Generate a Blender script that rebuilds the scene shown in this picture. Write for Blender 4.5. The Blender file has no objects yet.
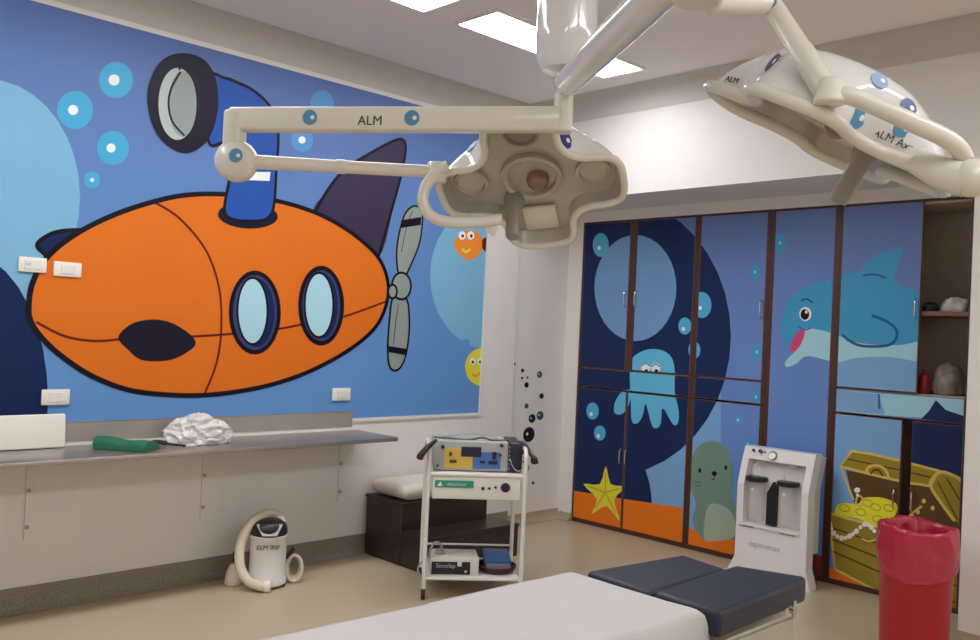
import bpy, bmesh, math, random
from mathutils import Vector, Matrix, geometry, noise
random.seed(7)
PI = math.pi
SC = bpy.context.scene
COL = SC.collection

# ------------------------------------------------------------------ survey of the place
# camera attitude (rows: world X, Y, Z in camera axes) and station
RC = ((0.7154879962, -0.0399232908, -0.6974833748),
      (-0.6971463198, 0.0241218795, -0.7165229541),
      (0.0454305642, 0.9989115405, -0.0105734601))
CAM = Vector((0.0, -4.738, 1.5))
FOC = 891.0

def ray(u, v):
    c = Vector(((u - 490) / FOC, (320 - v) / FOC, -1.0))
    return Vector([r[0] * c[0] + r[1] * c[1] + r[2] * c[2] for r in RC])

def on_plane(u, v, axis, val):
    r = ray(u, v)
    return CAM + r * ((val - CAM[axis]) / r[axis])

def at(u, v, d):
    return CAM + ray(u, v) * d

# ------------------------------------------------------------------ materials
def s2l(c):
    return tuple((x / 12.92 if x <= .04045 else ((x + .055) / 1.055) ** 2.4) for x in c)

MATS = {}
def mat(name, rgb, rough=.5, metal=0., spec=.5, var=0., scale=8., bump=0., bscale=60., coat=0., speck=None, alpha=None, trans=0., stretch=None):
    if name in MATS: return MATS[name]
    m = bpy.data.materials.new(name); m.use_nodes = True
    nt = m.node_tree; b = nt.nodes['Principled BSDF']
    col = s2l([x / 255 for x in rgb])
    b.inputs['Base Color'].default_value = (*col, 1)
    b.inputs['Roughness'].default_value = rough
    b.inputs['Metallic'].default_value = metal
    b.inputs['Specular IOR Level'].default_value = spec
    b.inputs['Coat Weight'].default_value = coat
    b.inputs['Coat Roughness'].default_value = .08
    b.inputs['Transmission Weight'].default_value = trans
    if alpha is not None: b.inputs['Alpha'].default_value = alpha
    tc = nt.nodes.new('ShaderNodeTexCoord')
    mp = nt.nodes.new('ShaderNodeMapping')
    nt.links.new(tc.outputs['Object'], mp.inputs['Vector'])
    if stretch: mp.inputs['Scale'].default_value = stretch
    if var or not speck:
        n = nt.nodes.new('ShaderNodeTexNoise'); n.inputs['Scale'].default_value = scale
        n.inputs['Detail'].default_value = 4
        nt.links.new(mp.outputs[0], n.inputs['Vector'])
        r = nt.nodes.new('ShaderNodeMixRGB'); v = max(var, .015)
        r.inputs[1].default_value = (*[x * (1 - v) for x in col], 1)
        r.inputs[2].default_value = (*[min(1, x * (1 + v)) for x in col], 1)
        nt.links.new(n.outputs['Fac'], r.inputs[0])
        nt.links.new(r.outputs[0], b.inputs['Base Color'])
        last = r.outputs[0]
    else:
        last = None
    if speck:
        n2 = nt.nodes.new('ShaderNodeTexNoise'); n2.inputs['Scale'].default_value = speck[1]
        n2.inputs['Detail'].default_value = 2
        nt.links.new(tc.outputs['Object'], n2.inputs['Vector'])
        cr = nt.nodes.new('ShaderNodeValToRGB')
        cr.color_ramp.elements[0].position = .42; cr.color_ramp.elements[1].position = .58
        nt.links.new(n2.outputs['Fac'], cr.inputs['Fac'])
        mx = nt.nodes.new('ShaderNodeMixRGB')
        c2 = s2l([x / 255 for x in speck[0]])
        if last: nt.links.new(last, mx.inputs[1])
        else: mx.inputs[1].default_value = (*col, 1)
        mx.inputs[2].default_value = (*c2, 1)
        nt.links.new(cr.outputs['Color'], mx.inputs[0])
        nt.links.new(mx.outputs[0], b.inputs['Base Color'])
    if bump:
        n3 = nt.nodes.new('ShaderNodeTexNoise'); n3.inputs['Scale'].default_value = bscale
        n3.inputs['Detail'].default_value = 3
        nt.links.new(mp.outputs[0], n3.inputs['Vector'])
        bp = nt.nodes.new('ShaderNodeBump'); bp.inputs['Strength'].default_value = bump
        bp.inputs['Distance'].default_value = .01
        nt.links.new(n3.outputs['Fac'], bp.inputs['Height'])
        nt.links.new(bp.outputs[0], b.inputs['Normal'])
    MATS[name] = m
    return m

def emis(name, rgb, strength):
    m = bpy.data.materials.new(name); m.use_nodes = True
    nt = m.node_tree; b = nt.nodes['Principled BSDF']
    b.inputs['Base Color'].default_value = (.9, .9, .9, 1)
    b.inputs['Emission Color'].default_value = (*s2l([x / 255 for x in rgb]), 1)
    b.inputs['Emission Strength'].default_value = strength
    return m

def pc(name, rgb):          # printed vinyl colour
    return mat('print_' + name, rgb, rough=.42, spec=.2, var=.04, scale=3)

# ------------------------------------------------------------------ mesh builder
class MB:
    def __init__(s):
        s.bm = bmesh.new(); s.mats = []
    def mi(s, m):
        if m not in s.mats: s.mats.append(m)
        return s.mats.index(m)
    def face(s, pts, m):
        vs = [s.bm.verts.new(p) for p in pts]
        try:
            f = s.bm.faces.new(vs); f.material_index = s.mi(m); return f
        except ValueError: return None
    def box(s, c, size, m, rot=None, taper=None):
        hx, hy, hz = [x / 2 for x in size]
        R = rot if rot is not None else Matrix.Identity(3)
        vs = []
        for sx in (-1, 1):
            for sy in (-1, 1):
                for sz in (-1, 1):
                    k = taper if (taper and sz > 0) else 1
                    vs.append(s.bm.verts.new(Vector(c) + R @ Vector((sx * hx * k, sy * hy * k, sz * hz))))
        i = s.mi(m)
        for q in ((0, 1, 3, 2), (4, 6, 7, 5), (0, 4, 5, 1), (2, 3, 7, 6), (0, 2, 6, 4), (1, 5, 7, 3)):
            s.bm.faces.new([vs[k] for k in q]).material_index = i
        return vs
    def lohi(s, a, b, m):
        return s.box([(x + y) / 2 for x, y in zip(a, b)], [abs(y - x) for x, y in zip(a, b)], m)
    def rbox(s, c, size, m, r=.01, rot=None, seg=3):
        # rounded box through bevel of a local cube
        t = bmesh.new(); bmesh.ops.create_cube(t, size=1)
        for v in t.verts: v.co = Vector((v.co.x * size[0], v.co.y * size[1], v.co.z * size[2]))
        bmesh.ops.bevel(t, geom=list(t.edges), offset=r, segments=seg, affect='EDGES', profile=.5)
        R = rot if rot is not None else Matrix.Identity(3)
        i = s.mi(m); mp = {}
        for v in t.verts: mp[v.index] = s.bm.verts.new(Vector(c) + R @ v.co)
        for f in t.faces: s.bm.faces.new([mp[v.index] for v in f.verts]).material_index = i
        t.free()
    def ring(s, c, ax, r, n, ref=None):
        ax = Vector(ax).normalized()
        ref = ref or (Vector((0, 0, 1)) if abs(ax.z) < .9 else Vector((1, 0, 0)))
        u = ax.cross(ref).normalized(); w = ax.cross(u)
        return [s.bm.verts.new(Vector(c) + (u * math.cos(2 * PI * k / n) + w * math.sin(2 * PI * k / n)) * r) for k in range(n)]
    def loft(s, rings, m, cap0=True, cap1=True, closed=True):
        i = s.mi(m)
        for a, b in zip(rings, rings[1:]):
            n = len(a)
            for k in range(n if closed else n - 1):
                s.bm.faces.new((a[k], a[(k + 1) % n], b[(k + 1) % n], b[k])).material_index = i
        if cap0: s.bm.faces.new(rings[0][::-1]).material_index = i
        if cap1: s.bm.faces.new(rings[-1]).material_index = i
    def cyl(s, p0, p1, r0, m, r1=None, n=24):
        p0, p1 = Vector(p0), Vector(p1); r1 = r0 if r1 is None else r1
        s.loft([s.ring(p0, p1 - p0, r0, n), s.ring(p1, p1 - p0, r1, n)], m)
    def lathe(s, base, ax, prof, m, n=32):
        # prof: list of (radius, height along ax)
        base, ax = Vector(base), Vector(ax).normalized()
        s.loft([s.ring(base + ax * h, ax, max(r, .0004), n) for r, h in prof], m)
    def tube(s, path, r, m, n=12, closed=False, caps=True):
        path = [Vector(p) for p in path]; N = len(path)
        rings = []; up = None
        for k in range(N):
            a = path[(k - 1) % N] if (closed or k) else path[0]
            b = path[(k + 1) % N] if (closed or k < N - 1) else path[-1]
            t = (b - a).normalized()
            if up is None:
                up = t.orthogonal().normalized()
            else:
                up = (up - t * up.dot(t)).normalized()
            w = t.cross(up); rr = r[k] if isinstance(r, (list, tuple)) else r
            rings.append([s.bm.verts.new(path[k] + (up * math.cos(2 * PI * j / n) + w * math.sin(2 * PI * j / n)) * rr) for j in range(n)])
        if closed:
            rings.append(rings[0]); s.loft(rings, m, False, False)
        else: s.loft(rings, m, caps, caps)
    def sphere(s, c, r, m, scale=(1, 1, 1), rot=None, seg=20):
        t = bmesh.new(); bmesh.ops.create_uvsphere(t, u_segments=seg, v_segments=seg // 2, radius=r)
        R = rot if rot is not None else Matrix.Identity(3)
        i = s.mi(m); mp = {}
        for v in t.verts: mp[v.index] = s.bm.verts.new(Vector(c) + R @ Vector((v.co.x * scale[0], v.co.y * scale[1], v.co.z * scale[2])))
        for f in t.faces: s.bm.faces.new([mp[v.index] for v in f.verts]).material_index = i
        t.free()
    def disc(s, c, ax, r, m, h=.002, n=24, sx=1.):
        s.cyl(c, Vector(c) + Vector(ax).normalized() * h, r, m, n=n)
    def prism(s, pts, d, m):
        # pts planar polygon (3d), d extrusion vector
        a = [s.bm.verts.new(Vector(p)) for p in pts]; b = [s.bm.verts.new(Vector(p) + Vector(d)) for p in pts]
        s.loft([a, b], m)
    def text(s, body, size, mtx, m, extrude=.0008, bold=0.0):
        cu = bpy.data.curves.new('lettering', 'FONT'); cu.body = body; cu.size = size
        cu.extrude = extrude; cu.align_x = 'CENTER'; cu.align_y = 'CENTER'; cu.offset = 0.0; cu.resolution_u = 4
        o = bpy.data.objects.new('lettering', cu); COL.objects.link(o)
        dg = bpy.context.evaluated_depsgraph_get()
        me = bpy.data.meshes.new_from_object(o.evaluated_get(dg))
        i = s.mi(m); vs = [s.bm.verts.new(mtx @ v.co) for v in me.vertices]
        for p in me.polygons:
            try: s.bm.faces.new([vs[k] for k in p.vertices]).material_index = i
            except ValueError: pass
        bpy.data.objects.remove(o); bpy.data.curves.remove(cu); bpy.data.meshes.remove(me)
    def build(s, name, parent=None, smooth=35, bevel=0., recalc=True):
        if recalc: bmesh.ops.recalc_face_normals(s.bm, faces=list(s.bm.faces))
        me = bpy.data.meshes.new(name); s.bm.to_mesh(me); s.bm.free()
        for m in s.mats: me.materials.append(m)
        if smooth:
            me.shade_smooth(); me.set_sharp_from_angle(angle=math.radians(smooth))
        o = bpy.data.objects.new(name, me); COL.objects.link(o)
        if parent is not None:
            o.parent = parent
            # parts are written in world metres: undo the parent's placement
            o.matrix_parent_inverse = world_of(parent).inverted()
        if bevel:
            b = o.modifiers.new('bevel', 'BEVEL'); b.width = bevel; b.segments = 2; b.limit_method = 'ANGLE'
        return o

def world_of(o):
    # placement without waiting for a depsgraph update
    if o.parent is None: return Matrix.LocRotScale(o.location, o.rotation_euler, o.scale)
    return world_of(o.parent) @ o.matrix_parent_inverse @ Matrix.LocRotScale(o.location, o.rotation_euler, o.scale)

def tag(o, label, cat, group=None, kind=None):
    o['label'] = label; o['category'] = cat
    if group: o['group'] = group
    if kind: o['kind'] = kind
    return o
def thing(name, label, cat, loc, group=None):
    o = bpy.data.objects.new(name, None); COL.objects.link(o); o.location = loc
    o.empty_display_size = .1
    return tag(o, label, cat, group)
def structure(name, mb, label=None, cat=None, smooth=35, bevel=0.):
    o = mb.build(name, smooth=smooth, bevel=bevel); o['kind'] = 'structure'
    if label: o['label'] = label; o['category'] = cat
    return o

def cr(pts, closed=True, n=8):
    # Catmull-Rom through points
    out = []; N = len(pts); P = [Vector(p) for p in pts]
    for k in range(N if closed else N - 1):
        p0 = P[(k - 1) % N] if closed or k else P[0]; p1 = P[k]
        p2 = P[(k + 1) % N]; p3 = P[(k + 2) % N] if closed or k + 2 < N else P[-1]
        for j in range(n):
            t = j / n
            out.append(.5 * ((2 * p1) + (p2 - p0) * t + (2 * p0 - 5 * p1 + 4 * p2 - p3) * t * t + (3 * p1 - p0 - 3 * p2 + p3) * t ** 3))
    if not closed: out.append(P[-1])
    return out

def frame_mtx(origin, xdir, ydir):
    x = Vector(xdir).normalized(); y = Vector(ydir); y = (y - x * y.dot(x)).normalized(); z = x.cross(y)
    m = Matrix((x, y, z)).transposed().to_4x4(); m.translation = Vector(origin); return m

# ------------------------------------------------------------------ common materials
paint = mat('wall_paint', (224, 220, 215), rough=.6, var=.02, bump=.05, bscale=90)
ceil_m = mat('ceiling_paint', (238, 233, 230), rough=.75, var=.03, scale=2)
floor_m = mat('floor_vinyl', (190, 175, 148), rough=.33, spec=.45, var=.06, scale=1.6, speck=(169, 153, 125, 1)[:3] and ((177, 162, 136), 240))
base_m = mat('cove_vinyl', (148, 138, 124), rough=.5, speck=((120, 110, 97), 160))
base2_m = mat('cove_light', (172, 158, 134), rough=.5, speck=((156, 142, 118), 160))
steel = mat('stainless', (182, 176, 168), rough=.36, metal=.9, var=.06, scale=3, stretch=(1, 12, 12))
steel_d = mat('brushed_steel', (172, 164, 155), rough=.5, metal=.5, var=.08, scale=4)
white_p = mat('white_enamel', (226, 223, 216), rough=.28, coat=.3)
arm_w = mat('lamp_enamel', (222, 218, 205), rough=.3, coat=.3)
dome_w = mat('lamp_gloss', (226, 225, 224), rough=.12, coat=.8)
grey_in = mat('lamp_inside', (186, 180, 170), rough=.28, metal=.2, var=.12, scale=5)
grey_d = mat('lamp_grey', (140, 134, 126), rough=.35)
black_p = mat('black_plastic', (24, 24, 28), rough=.4)
wood = mat('dark_stile', (74, 44, 34), rough=.4, var=.25, scale=6, stretch=(6, 6, .6))
woodlite = mat('stile_edge', (128, 88, 66), rough=.45, var=.2, scale=6, stretch=(6, 6, .6))
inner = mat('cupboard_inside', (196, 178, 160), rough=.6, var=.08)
stool_m = mat('espresso_laminate', (52, 36, 33), rough=.35, var=.15, scale=5, stretch=(1, 1, 8))
chrome = mat('chrome', (215, 215, 215), rough=.15, metal=1.)
plast = mat('switch_plastic', (232, 228, 218), rough=.35)
sheet_m = mat('sheet_cloth', (200, 197, 195), rough=.85, var=.03, bump=.25, bscale=30)
pad_m = mat('pad_vinyl', (33, 37, 52), rough=.5, var=.12, scale=9, bump=.15, bscale=50)

# ------------------------------------------------------------------ room shell
XB, XC, YP, ZS, ZC = 4.93, 5.5, -3.185, 2.475, 3.2
XF, YR = -2.3, -6.7
mb = MB(); mb.lohi((XF - .1, YR - .1, -.1), (6.1, .2, 0), floor_m); structure('floor', mb, 'speckled beige vinyl floor', 'floor')
mb = MB(); mb.lohi((XF - .1, YR - .1, ZC), (6.1, .2, ZC + .1), ceil_m); structure('ceiling', mb, 'plain off-white ceiling', 'ceiling')
mb = MB(); mb.lohi((XF - .1, 0, 0), (4.89, .2, ZC), paint)
mb.lohi((4.89, .025, 0), (6.1, .2, ZC), paint); structure('wall_left', mb, 'off-white wall carrying the blue mural', 'wall')
mb = MB(); mb.lohi((XB, -4.9, 0), (6.1, YP, ZC), paint)                 # pier right of the alcove and on
mb.lohi((XB, YR - .1, 0), (6.1, -4.9, ZC), paint)
mb.lohi((XB, YP, ZS), (6.1, .025, ZC), paint)                           # beam over the alcove
mb.lohi((6.0, YP, 0), (6.1, .025, ZS), paint)                           # back of the alcove
structure('wall_back', mb, 'off-white wall with beam over the cupboard alcove', 'wall')
mb = MB(); mb.lohi((XF - .1, YR - .1, 0), (6.1, YR, ZC), paint); structure('wall_right', mb)
mb = MB(); mb.lohi((XF - .1, YR, 0), (XF, 0, ZC), paint); structure('wall_front', mb)

# concave cornice
def cornice(name, a, b, inward, m):
    a, b, inward = Vector(a), Vector(b), Vector(inward)
    mb = MB(); prof = []
    for k in range(9):
        t = k / 8 * PI / 2
        prof.append((.13 * (1 - math.cos(t)), .16 * math.sin(t)))
    prof = [(d, h) for d, h in prof]
    def pr(o): return [mb.bm.verts.new(o + inward * (d + .002) + Vector((0, 0, ZC - .162 + h))) for d, h in prof] + [mb.bm.verts.new(o + inward * .002 + Vector((0, 0, ZC - .002)))]
    mb.loft([pr(a), pr(b)], m)
    return structure(name, mb, smooth=50)
cornice('trim_1', (XF, 0, 0), (XB - .002, 0, 0), (0, -1, 0), mat('cornice_paint', (196, 190, 183), rough=.7))
cornice('trim_2', (XB, YR, 0), (XB, -.002, 0), (-1, 0, 0), MATS['cornice_paint'])

def skirting(name, a, b, out, m, h=.125, lab=None):
    a, b, out = Vector(a), Vector(b), Vector(out)
    mb = MB(); prof = [(.001, h), (.006, h), (.008, .05), (.02, .02), (.05, .004), (.05, .001), (.001, .001)]
    mb.loft([[mb.bm.verts.new(o + out * d + Vector((0, 0, z))) for d, z in prof] for o in (a, b)], m)
    structure(name, mb, lab, 'baseboard' if lab else None, smooth=60)
skirting('baseboard_left', (XF, 0, 0), (4.888, 0, 0), (0, -1, 0), base_m, lab='grey-brown coved vinyl skirting under the mural wall')
skirting('baseboard_alcove', (4.889, .025, 0), (XC, .025, 0), (0, -1, 0), base2_m, h=.08, lab='thin tan skirting beside the cupboards')
skirting('baseboard_back', (XB, YR, 0), (XB, YP - .002, 0), (-1, 0, 0), base2_m, h=.08)

# ------------------------------------------------------------------ printed artwork
def ell(cx, cy, rx, ry, rot=0, n=40):
    c, s = math.cos(rot), math.sin(rot)
    return [(cx + rx * math.cos(t) * c - ry * math.sin(t) * s, cy + rx * math.cos(t) * s + ry * math.sin(t) * c) for t in [2 * PI * k / n for k in range(n)]]
class Art:
    """printed shapes, laid on a wall plane in wall metres"""
    def __init__(s, axis, val, out):
        s.axis, s.val, s.out = axis, val, out; s.shapes = []     # (poly2d, material, level)
        s.boxes = []
    def to2(s, p):
        q = on_plane(p[0], p[1], s.axis, s.val)
        return (q.x, q.z) if s.axis == 1 else (q.y, q.z)
    def add(s, poly, m, lift=True):
        xs = [p[0] for p in poly]; ys = [p[1] for p in poly]
        bb = (min(xs), max(xs), min(ys), max(ys)); lv = 0
        for b, l in s.boxes:
            if bb[0] < b[1] and bb[1] > b[0] and bb[2] < b[3] and bb[3] > b[2]: lv = max(lv, l + 1)
        s.boxes.append((bb, lv)); s.shapes.append((poly, m, lv))
    def fill(s, pts, m, smooth=True, n=6):
        q = [Vector(s.to2(p)) for p in pts]
        if smooth: q = cr(q, True, n)
        s.add([(v[0], v[1]) for v in q], m)
    def oval(s, cx, cy, rx, ry, m, rot=0, n=36): s.fill(ell(cx, cy, rx, ry, rot, n), m, smooth=False)
    def line(s, pts, w, m, closed=False, smooth=True):
        q = [Vector(s.to2(p)) for p in pts]
        if smooth: q = cr(q, closed, 6)
        N = len(q); L = []; R = []
        for k in range(N):
            a = q[(k - 1) % N] if closed or k else q[0]; b = q[(k + 1) % N] if closed or k < N - 1 else q[-1]
            t = (b - a)
            if t.length < 1e-9: t = Vector((1, 0))
            t.normalize(); nn = Vector((-t[1], t[0])) * w / 2
            L.append(q[k] + nn); R.append(q[k] - nn)
        quads = []
        for k in range(N if closed else N - 1):
            j = (k + 1) % N; quads.append([tuple(L[k]), tuple(L[j]), tuple(R[j]), tuple(R[k])])
        xs = [p[0] for p in L + R]; ys = [p[1] for p in L + R]
        bb = (min(xs), max(xs), min(ys), max(ys)); lv = 0
        for b, l in s.boxes:
            if bb[0] < b[1] and bb[1] > b[0] and bb[2] < b[3] and bb[3] > b[2]: lv = max(lv, l + 1)
        s.boxes.append((bb, lv))
        for qd in quads: s.shapes.append((qd, m, lv))
    def emit(s, mb, rect=None, step=.0004, base=.0006):
        """clip to rect (u0,u1,v0,v1) and add to the mesh in front of the plane"""
        for poly, m, lv in s.shapes:
            if rect:
                xs = [p[0] for p in poly]; ys = [p[1] for p in poly]
                if max(xs) < rect[0] or min(xs) > rect[1] or max(ys) < rect[2] or min(ys) > rect[3]: continue
            tris = geometry.tessellate_polygon([[Vector((p[0], p[1], 0)) for p in poly]]) if len(poly) > 4 else [tuple(range(len(poly)))]
            for t in tris:
                pl = [poly[k] for k in t]
                if rect: pl = clip(pl, rect)
                if len(pl) < 3: continue
                o = s.val + s.out * (base + step * lv)
                P = [(p[0], o, p[1]) if s.axis == 1 else (o, p[0], p[1]) for p in pl]
                nrm = (Vector(P[1]) - Vector(P[0])).cross(Vector(P[2]) - Vector(P[0]))
                if nrm[s.axis] * s.out < 0: P = P[::-1]
                mb.face(P, m)
def clip(pl, r):
    for ax, lim, sg in ((0, r[0], 1), (0, r[1], -1), (1, r[2], 1), (1, r[3], -1)):
        out = []
        for k in range(len(pl)):
            a, b = pl[k], pl[(k + 1) % len(pl)]
            da, db = (a[ax] - lim) * sg, (b[ax] - lim) * sg
            if da >= 0: out.append(a)
            if (da >= 0) != (db >= 0):
                t = da / (da - db); out.append((a[0] + (b[0] - a[0]) * t, a[1] + (b[1] - a[1]) * t))
        pl = out
        if len(pl) < 3: return []
    return pl

c_blue = pc('sea_blue', (100, 142, 196)); c_pale = pc('pale_bubble', (122, 176, 208)); c_navy = pc('navy', (14, 36, 82))
c_orange = pc('orange', (218, 112, 30)); c_out = pc('outline', (18, 10, 26)); c_maroon = pc('maroon_line', (96, 22, 22))
c_tube = pc('tube_blue', (38, 82, 164)); c_glass = pc('glass', (168, 212, 226)); c_tyre = pc('tyre', (22, 18, 40))
c_grey = pc('prop_grey', (142, 152, 146)); c_plum = pc('plum', (58, 48, 76)); c_teal = pc('teal_bubble', (70, 166, 208))
c_white = pc('white', (232, 236, 234)); c_ring = pc('ring_blue', (62, 64, 112)); c_fish = pc('fish_orange', (232, 140, 52))
c_yel = pc('yellow', (222, 212, 62)); c_lens = pc('lens_grey', (178, 188, 184)); c_lens2 = pc('lens_shade', (142, 154, 152))
c_faint = pc('faint_bubble', (84, 148, 206)); c_white2 = pc('bright_white', (240, 240, 238))

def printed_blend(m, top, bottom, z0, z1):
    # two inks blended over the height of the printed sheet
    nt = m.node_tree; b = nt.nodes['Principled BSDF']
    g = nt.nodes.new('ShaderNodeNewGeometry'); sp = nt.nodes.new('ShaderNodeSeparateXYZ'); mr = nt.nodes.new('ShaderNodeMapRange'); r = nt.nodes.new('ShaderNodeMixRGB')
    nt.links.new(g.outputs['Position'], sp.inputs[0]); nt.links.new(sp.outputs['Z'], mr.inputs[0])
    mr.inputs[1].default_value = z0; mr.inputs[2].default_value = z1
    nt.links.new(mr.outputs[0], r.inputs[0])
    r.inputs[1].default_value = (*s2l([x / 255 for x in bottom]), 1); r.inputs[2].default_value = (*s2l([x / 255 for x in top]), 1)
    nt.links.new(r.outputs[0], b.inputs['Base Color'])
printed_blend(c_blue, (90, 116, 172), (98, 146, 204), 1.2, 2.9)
A = Art(1, 0.0, -1)
ML, MR, MBt, MT = XF + .4, 4.535, .885, 3.01
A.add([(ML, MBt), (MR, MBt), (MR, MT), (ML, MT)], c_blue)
A.oval(-14, 197, 94, 118, c_pale)
A.oval(-36, 400, 84, 148, c_navy)
A.oval(491, 276, 61, 74, c_pale)
for (x, y, r, w) in ((75, 110, 18, 5), (116, 80, 17, 5.5), (113, 148, 16, 4.5), (92, 180, 8, 2), (302, 140, 11, 3.6), (322, 104, 13, 0), (466, 343, 4, 0)):
    A.oval(x, y, r * (1 if y > 130 or x < 200 else .9), r * 1.06, c_faint if x > 290 else c_teal)
    if w: A.oval(x - 2 if r > 12 else x, y, w, w, c_white)
# periscope
per = [(209, 79), (224, 78), (238, 83), (252, 90), (266, 102), (276, 118), (278, 136), (276, 170), (271, 214), (248, 221), (225, 214), (229, 180), (232, 152), (224, 143), (208, 141)]
A.fill([(37, 246), (47, 236), (62, 231), (90, 229), (80, 250), (50, 260), (42, 254)], c_navy); A.line([(50, 258), (37, 246), (47, 236), (62, 231), (84, 230)], .022, c_out)
A.fill([(314, 214), (327, 191), (343, 171), (362, 158), (396, 140), (405, 145), (402, 171), (395, 198), (379, 257), (350, 240)], c_plum); A.line([(314, 214), (327, 191), (343, 171), (362, 158), (396, 140), (405.5, 145), (402, 171), (393, 205), (378, 258)], .02, c_out)
sub = [(28.5, 307), (33, 281), (49, 255), (79, 232), (116, 214), (154, 201.5), (187, 195), (227, 194.5), (275, 200.6), (316, 213), (350, 232), (376, 255), (386.5, 277), (387, 300), (376, 326), (350, 349), (312, 370), (275, 383.5), (237, 391.5), (200, 395.2), (165, 394.5), (127, 389.5), (90, 375), (60, 355), (41, 337), (31, 322)]
A.fill(sub, c_orange)
A.line([(154, 202), (180, 219), (206, 251), (219, 289), (221, 330), (216, 364), (204, 394.5)], .013, c_maroon)
A.line([(36, 322), (64, 336), (94, 341), (122, 339)], .013, c_maroon)
A.line([(184, 337), (229, 334), (277, 329), (299, 325), (342, 317), (387, 301)], .013, c_maroon)
A.line(sub, .027, c_out, closed=True)
fin = [(118, 337), (131, 324), (150, 319.5), (169, 322), (187, 332), (195.5, 343), (187, 352), (169, 360), (142, 360), (127, 349)]
A.fill(fin, c_tyre); A.line([(135, 345), (160, 352), (180, 348)], .01, c_out)
A.oval(247.5, 215.5, 30, 13, c_tyre, rot=.05)
A.fill(per, c_tube); A.line(per, .018, c_out, closed=True)
A.fill([(243, 172), (270, 172), (269, 181), (243, 180)], c_white, smooth=False)
A.fill([(147, 100), (150, 80), (160, 62), (175, 54), (192, 54.5), (206, 62), (215, 78), (218, 103), (214, 126), (206, 142), (192, 152), (178, 152), (163, 142), (152, 125)], c_tyre)
A.oval(177, 104, 19, 36, c_lens); A.oval(182, 104, 14, 33, c_lens2)
A.line([(180, 72), (171, 88), (168, 104), (172, 122), (184, 136)], .012, c_tyre)
A.line([(178, 70), (184, 66), (190, 70)], .01, c_tyre)
for (cx, cy, rx, ry, gx, gy, gr, gh) in ((254.5, 312.5, 26, 42, 252, 311, 14, 32), (320.8, 305.6, 23, 40, 318.5, 305, 13.3, 31)):
    A.oval(cx, cy, rx, ry, c_out); A.oval(cx, cy, rx - 4, ry - 4.5, c_ring); A.oval(cx + 1.5, cy, rx - 8, ry - 7.5, c_navy)
    A.oval(gx, gy, gr + 2, gh + 2.5, c_out); A.oval(gx, gy, gr, gh, c_glass)
up = [(415.5, 206), (422, 214), (420, 240), (412, 262), (404, 277), (398, 272), (396.5, 251), (400, 229), (406, 212)]
lo = [(393, 297), (406, 299), (409, 319), (408, 341), (404, 360), (397, 370), (389.5, 367), (387.5, 349), (389, 322)]
for b_ in (up, lo):
    A.fill(b_, c_grey); A.line(b_, .014, c_out, closed=True)
A.fill([(402.5, 220), (421, 217), (420.6, 225), (401, 228)], c_out, smooth=False); A.fill([(388.5, 346), (407, 349), (405.6, 355), (388.5, 352)], c_out, smooth=False)
A.line([(412, 211), (406, 228), (401, 252)], .005, c_out); A.line([(398, 304), (395, 325), (393, 345)], .005, c_out)
A.oval(401, 286, 10.5, 14.5, c_out); A.oval(401, 286, 8.5, 12.2, c_grey); A.oval(392, 291.5, 5.4, 8, c_out); A.oval(392, 291.5, 3.4, 5.6, c_grey)
# two small fish at the right edge
A.fill([(454, 243), (460, 233), (469, 230), (479, 234), (484, 245), (478, 255), (469, 260), (459, 254)], c_fish)
A.fill([(482, 240), (487, 236), (487, 254), (482, 248)], c_maroon, smooth=False)
for ex in (462, 470.5): A.oval(ex, 235.5, 3.6, 4.2, c_white); A.oval(ex + .6, 236, 1.3, 1.7, c_out)
A.line([(462, 249), (466, 252), (470, 249)], .02, c_yel)
A.oval(482, 367, 17, 19, c_yel)
for ex in (472.6, 480): A.oval(ex, 361.5, 2.8, 3.4, c_white); A.oval(ex, 362, 1.3, 1.6, c_maroon)
A.line([(472, 374), (476, 376), (480, 373)], .016, c_fish)
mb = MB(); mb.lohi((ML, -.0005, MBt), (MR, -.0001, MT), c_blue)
A.emit(mb, (ML, MR, MBt, MT))
tag(mb.build('wall_mural', smooth=0, recalc=False), 'wide blue underwater mural with an orange submarine on the left wall', 'mural')
mb = MB()
mb.lohi((ML, -.012, MBt - .02), (MR + .018, -.0002, MBt - .001), white_p); mb.lohi((MR + .001, -.012, MBt), (MR + .018, -.0002, MT), white_p)
tag(mb.build('mural_border', smooth=0), 'thin white border strip edging the blue mural', 'trim')

# sticker bubbles on the white strip of wall
stk_dark = mat('sticker_dark', (26, 26, 34), rough=.3); stk_teal = mat('sticker_teal', (46, 92, 108), rough=.3)
wyy = .025
stickers = [(514.5, 364, 1.3, 0, 'tiny dark dot sticker, topmost on the white wall'),
 (522.5, 370.5, 2, 0, 'small dark dot sticker just below the topmost dot'),
 (522, 378, 1.4, 0, 'tiny brown dot sticker left of a teal speck'),
 (527.5, 377.5, 1.3, 1, 'tiny teal speck sticker right of a brown dot'),
 (539.5, 374.5, 3.4, 1, 'small teal bubble sticker, highest of the teal ones'),
 (526.5, 385, 2.8, 0, 'small black bubble sticker above the teal ones'),
 (541.5, 396, 2.8, 0, 'small black bubble sticker, furthest right on the strip'),
 (526.5, 406, 2.6, 1, 'small grey-teal bubble sticker above the dark pair'),
 (532, 418.5, 4.5, 0, 'medium dark bubble sticker touching a teal bubble'),
 (540, 415.5, 4.6, 1, 'medium teal bubble sticker right of the dark medium one'),
 (528.8, 434.5, 7.6, 0, 'largest black bubble sticker with a white highlight'),
 (523, 451, 3, 0, 'small dark sticker just under the largest black bubble'),
 (523.5, 462, 1.3, 0, 'tiny dark speck sticker beside the cart rail'),
 (525.5, 475, 2, 0, 'small dark dot sticker low beside the cart'),
 (533, 483, 1.6, 0, 'tiny dark dot sticker, lowest on the white wall')]
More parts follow.
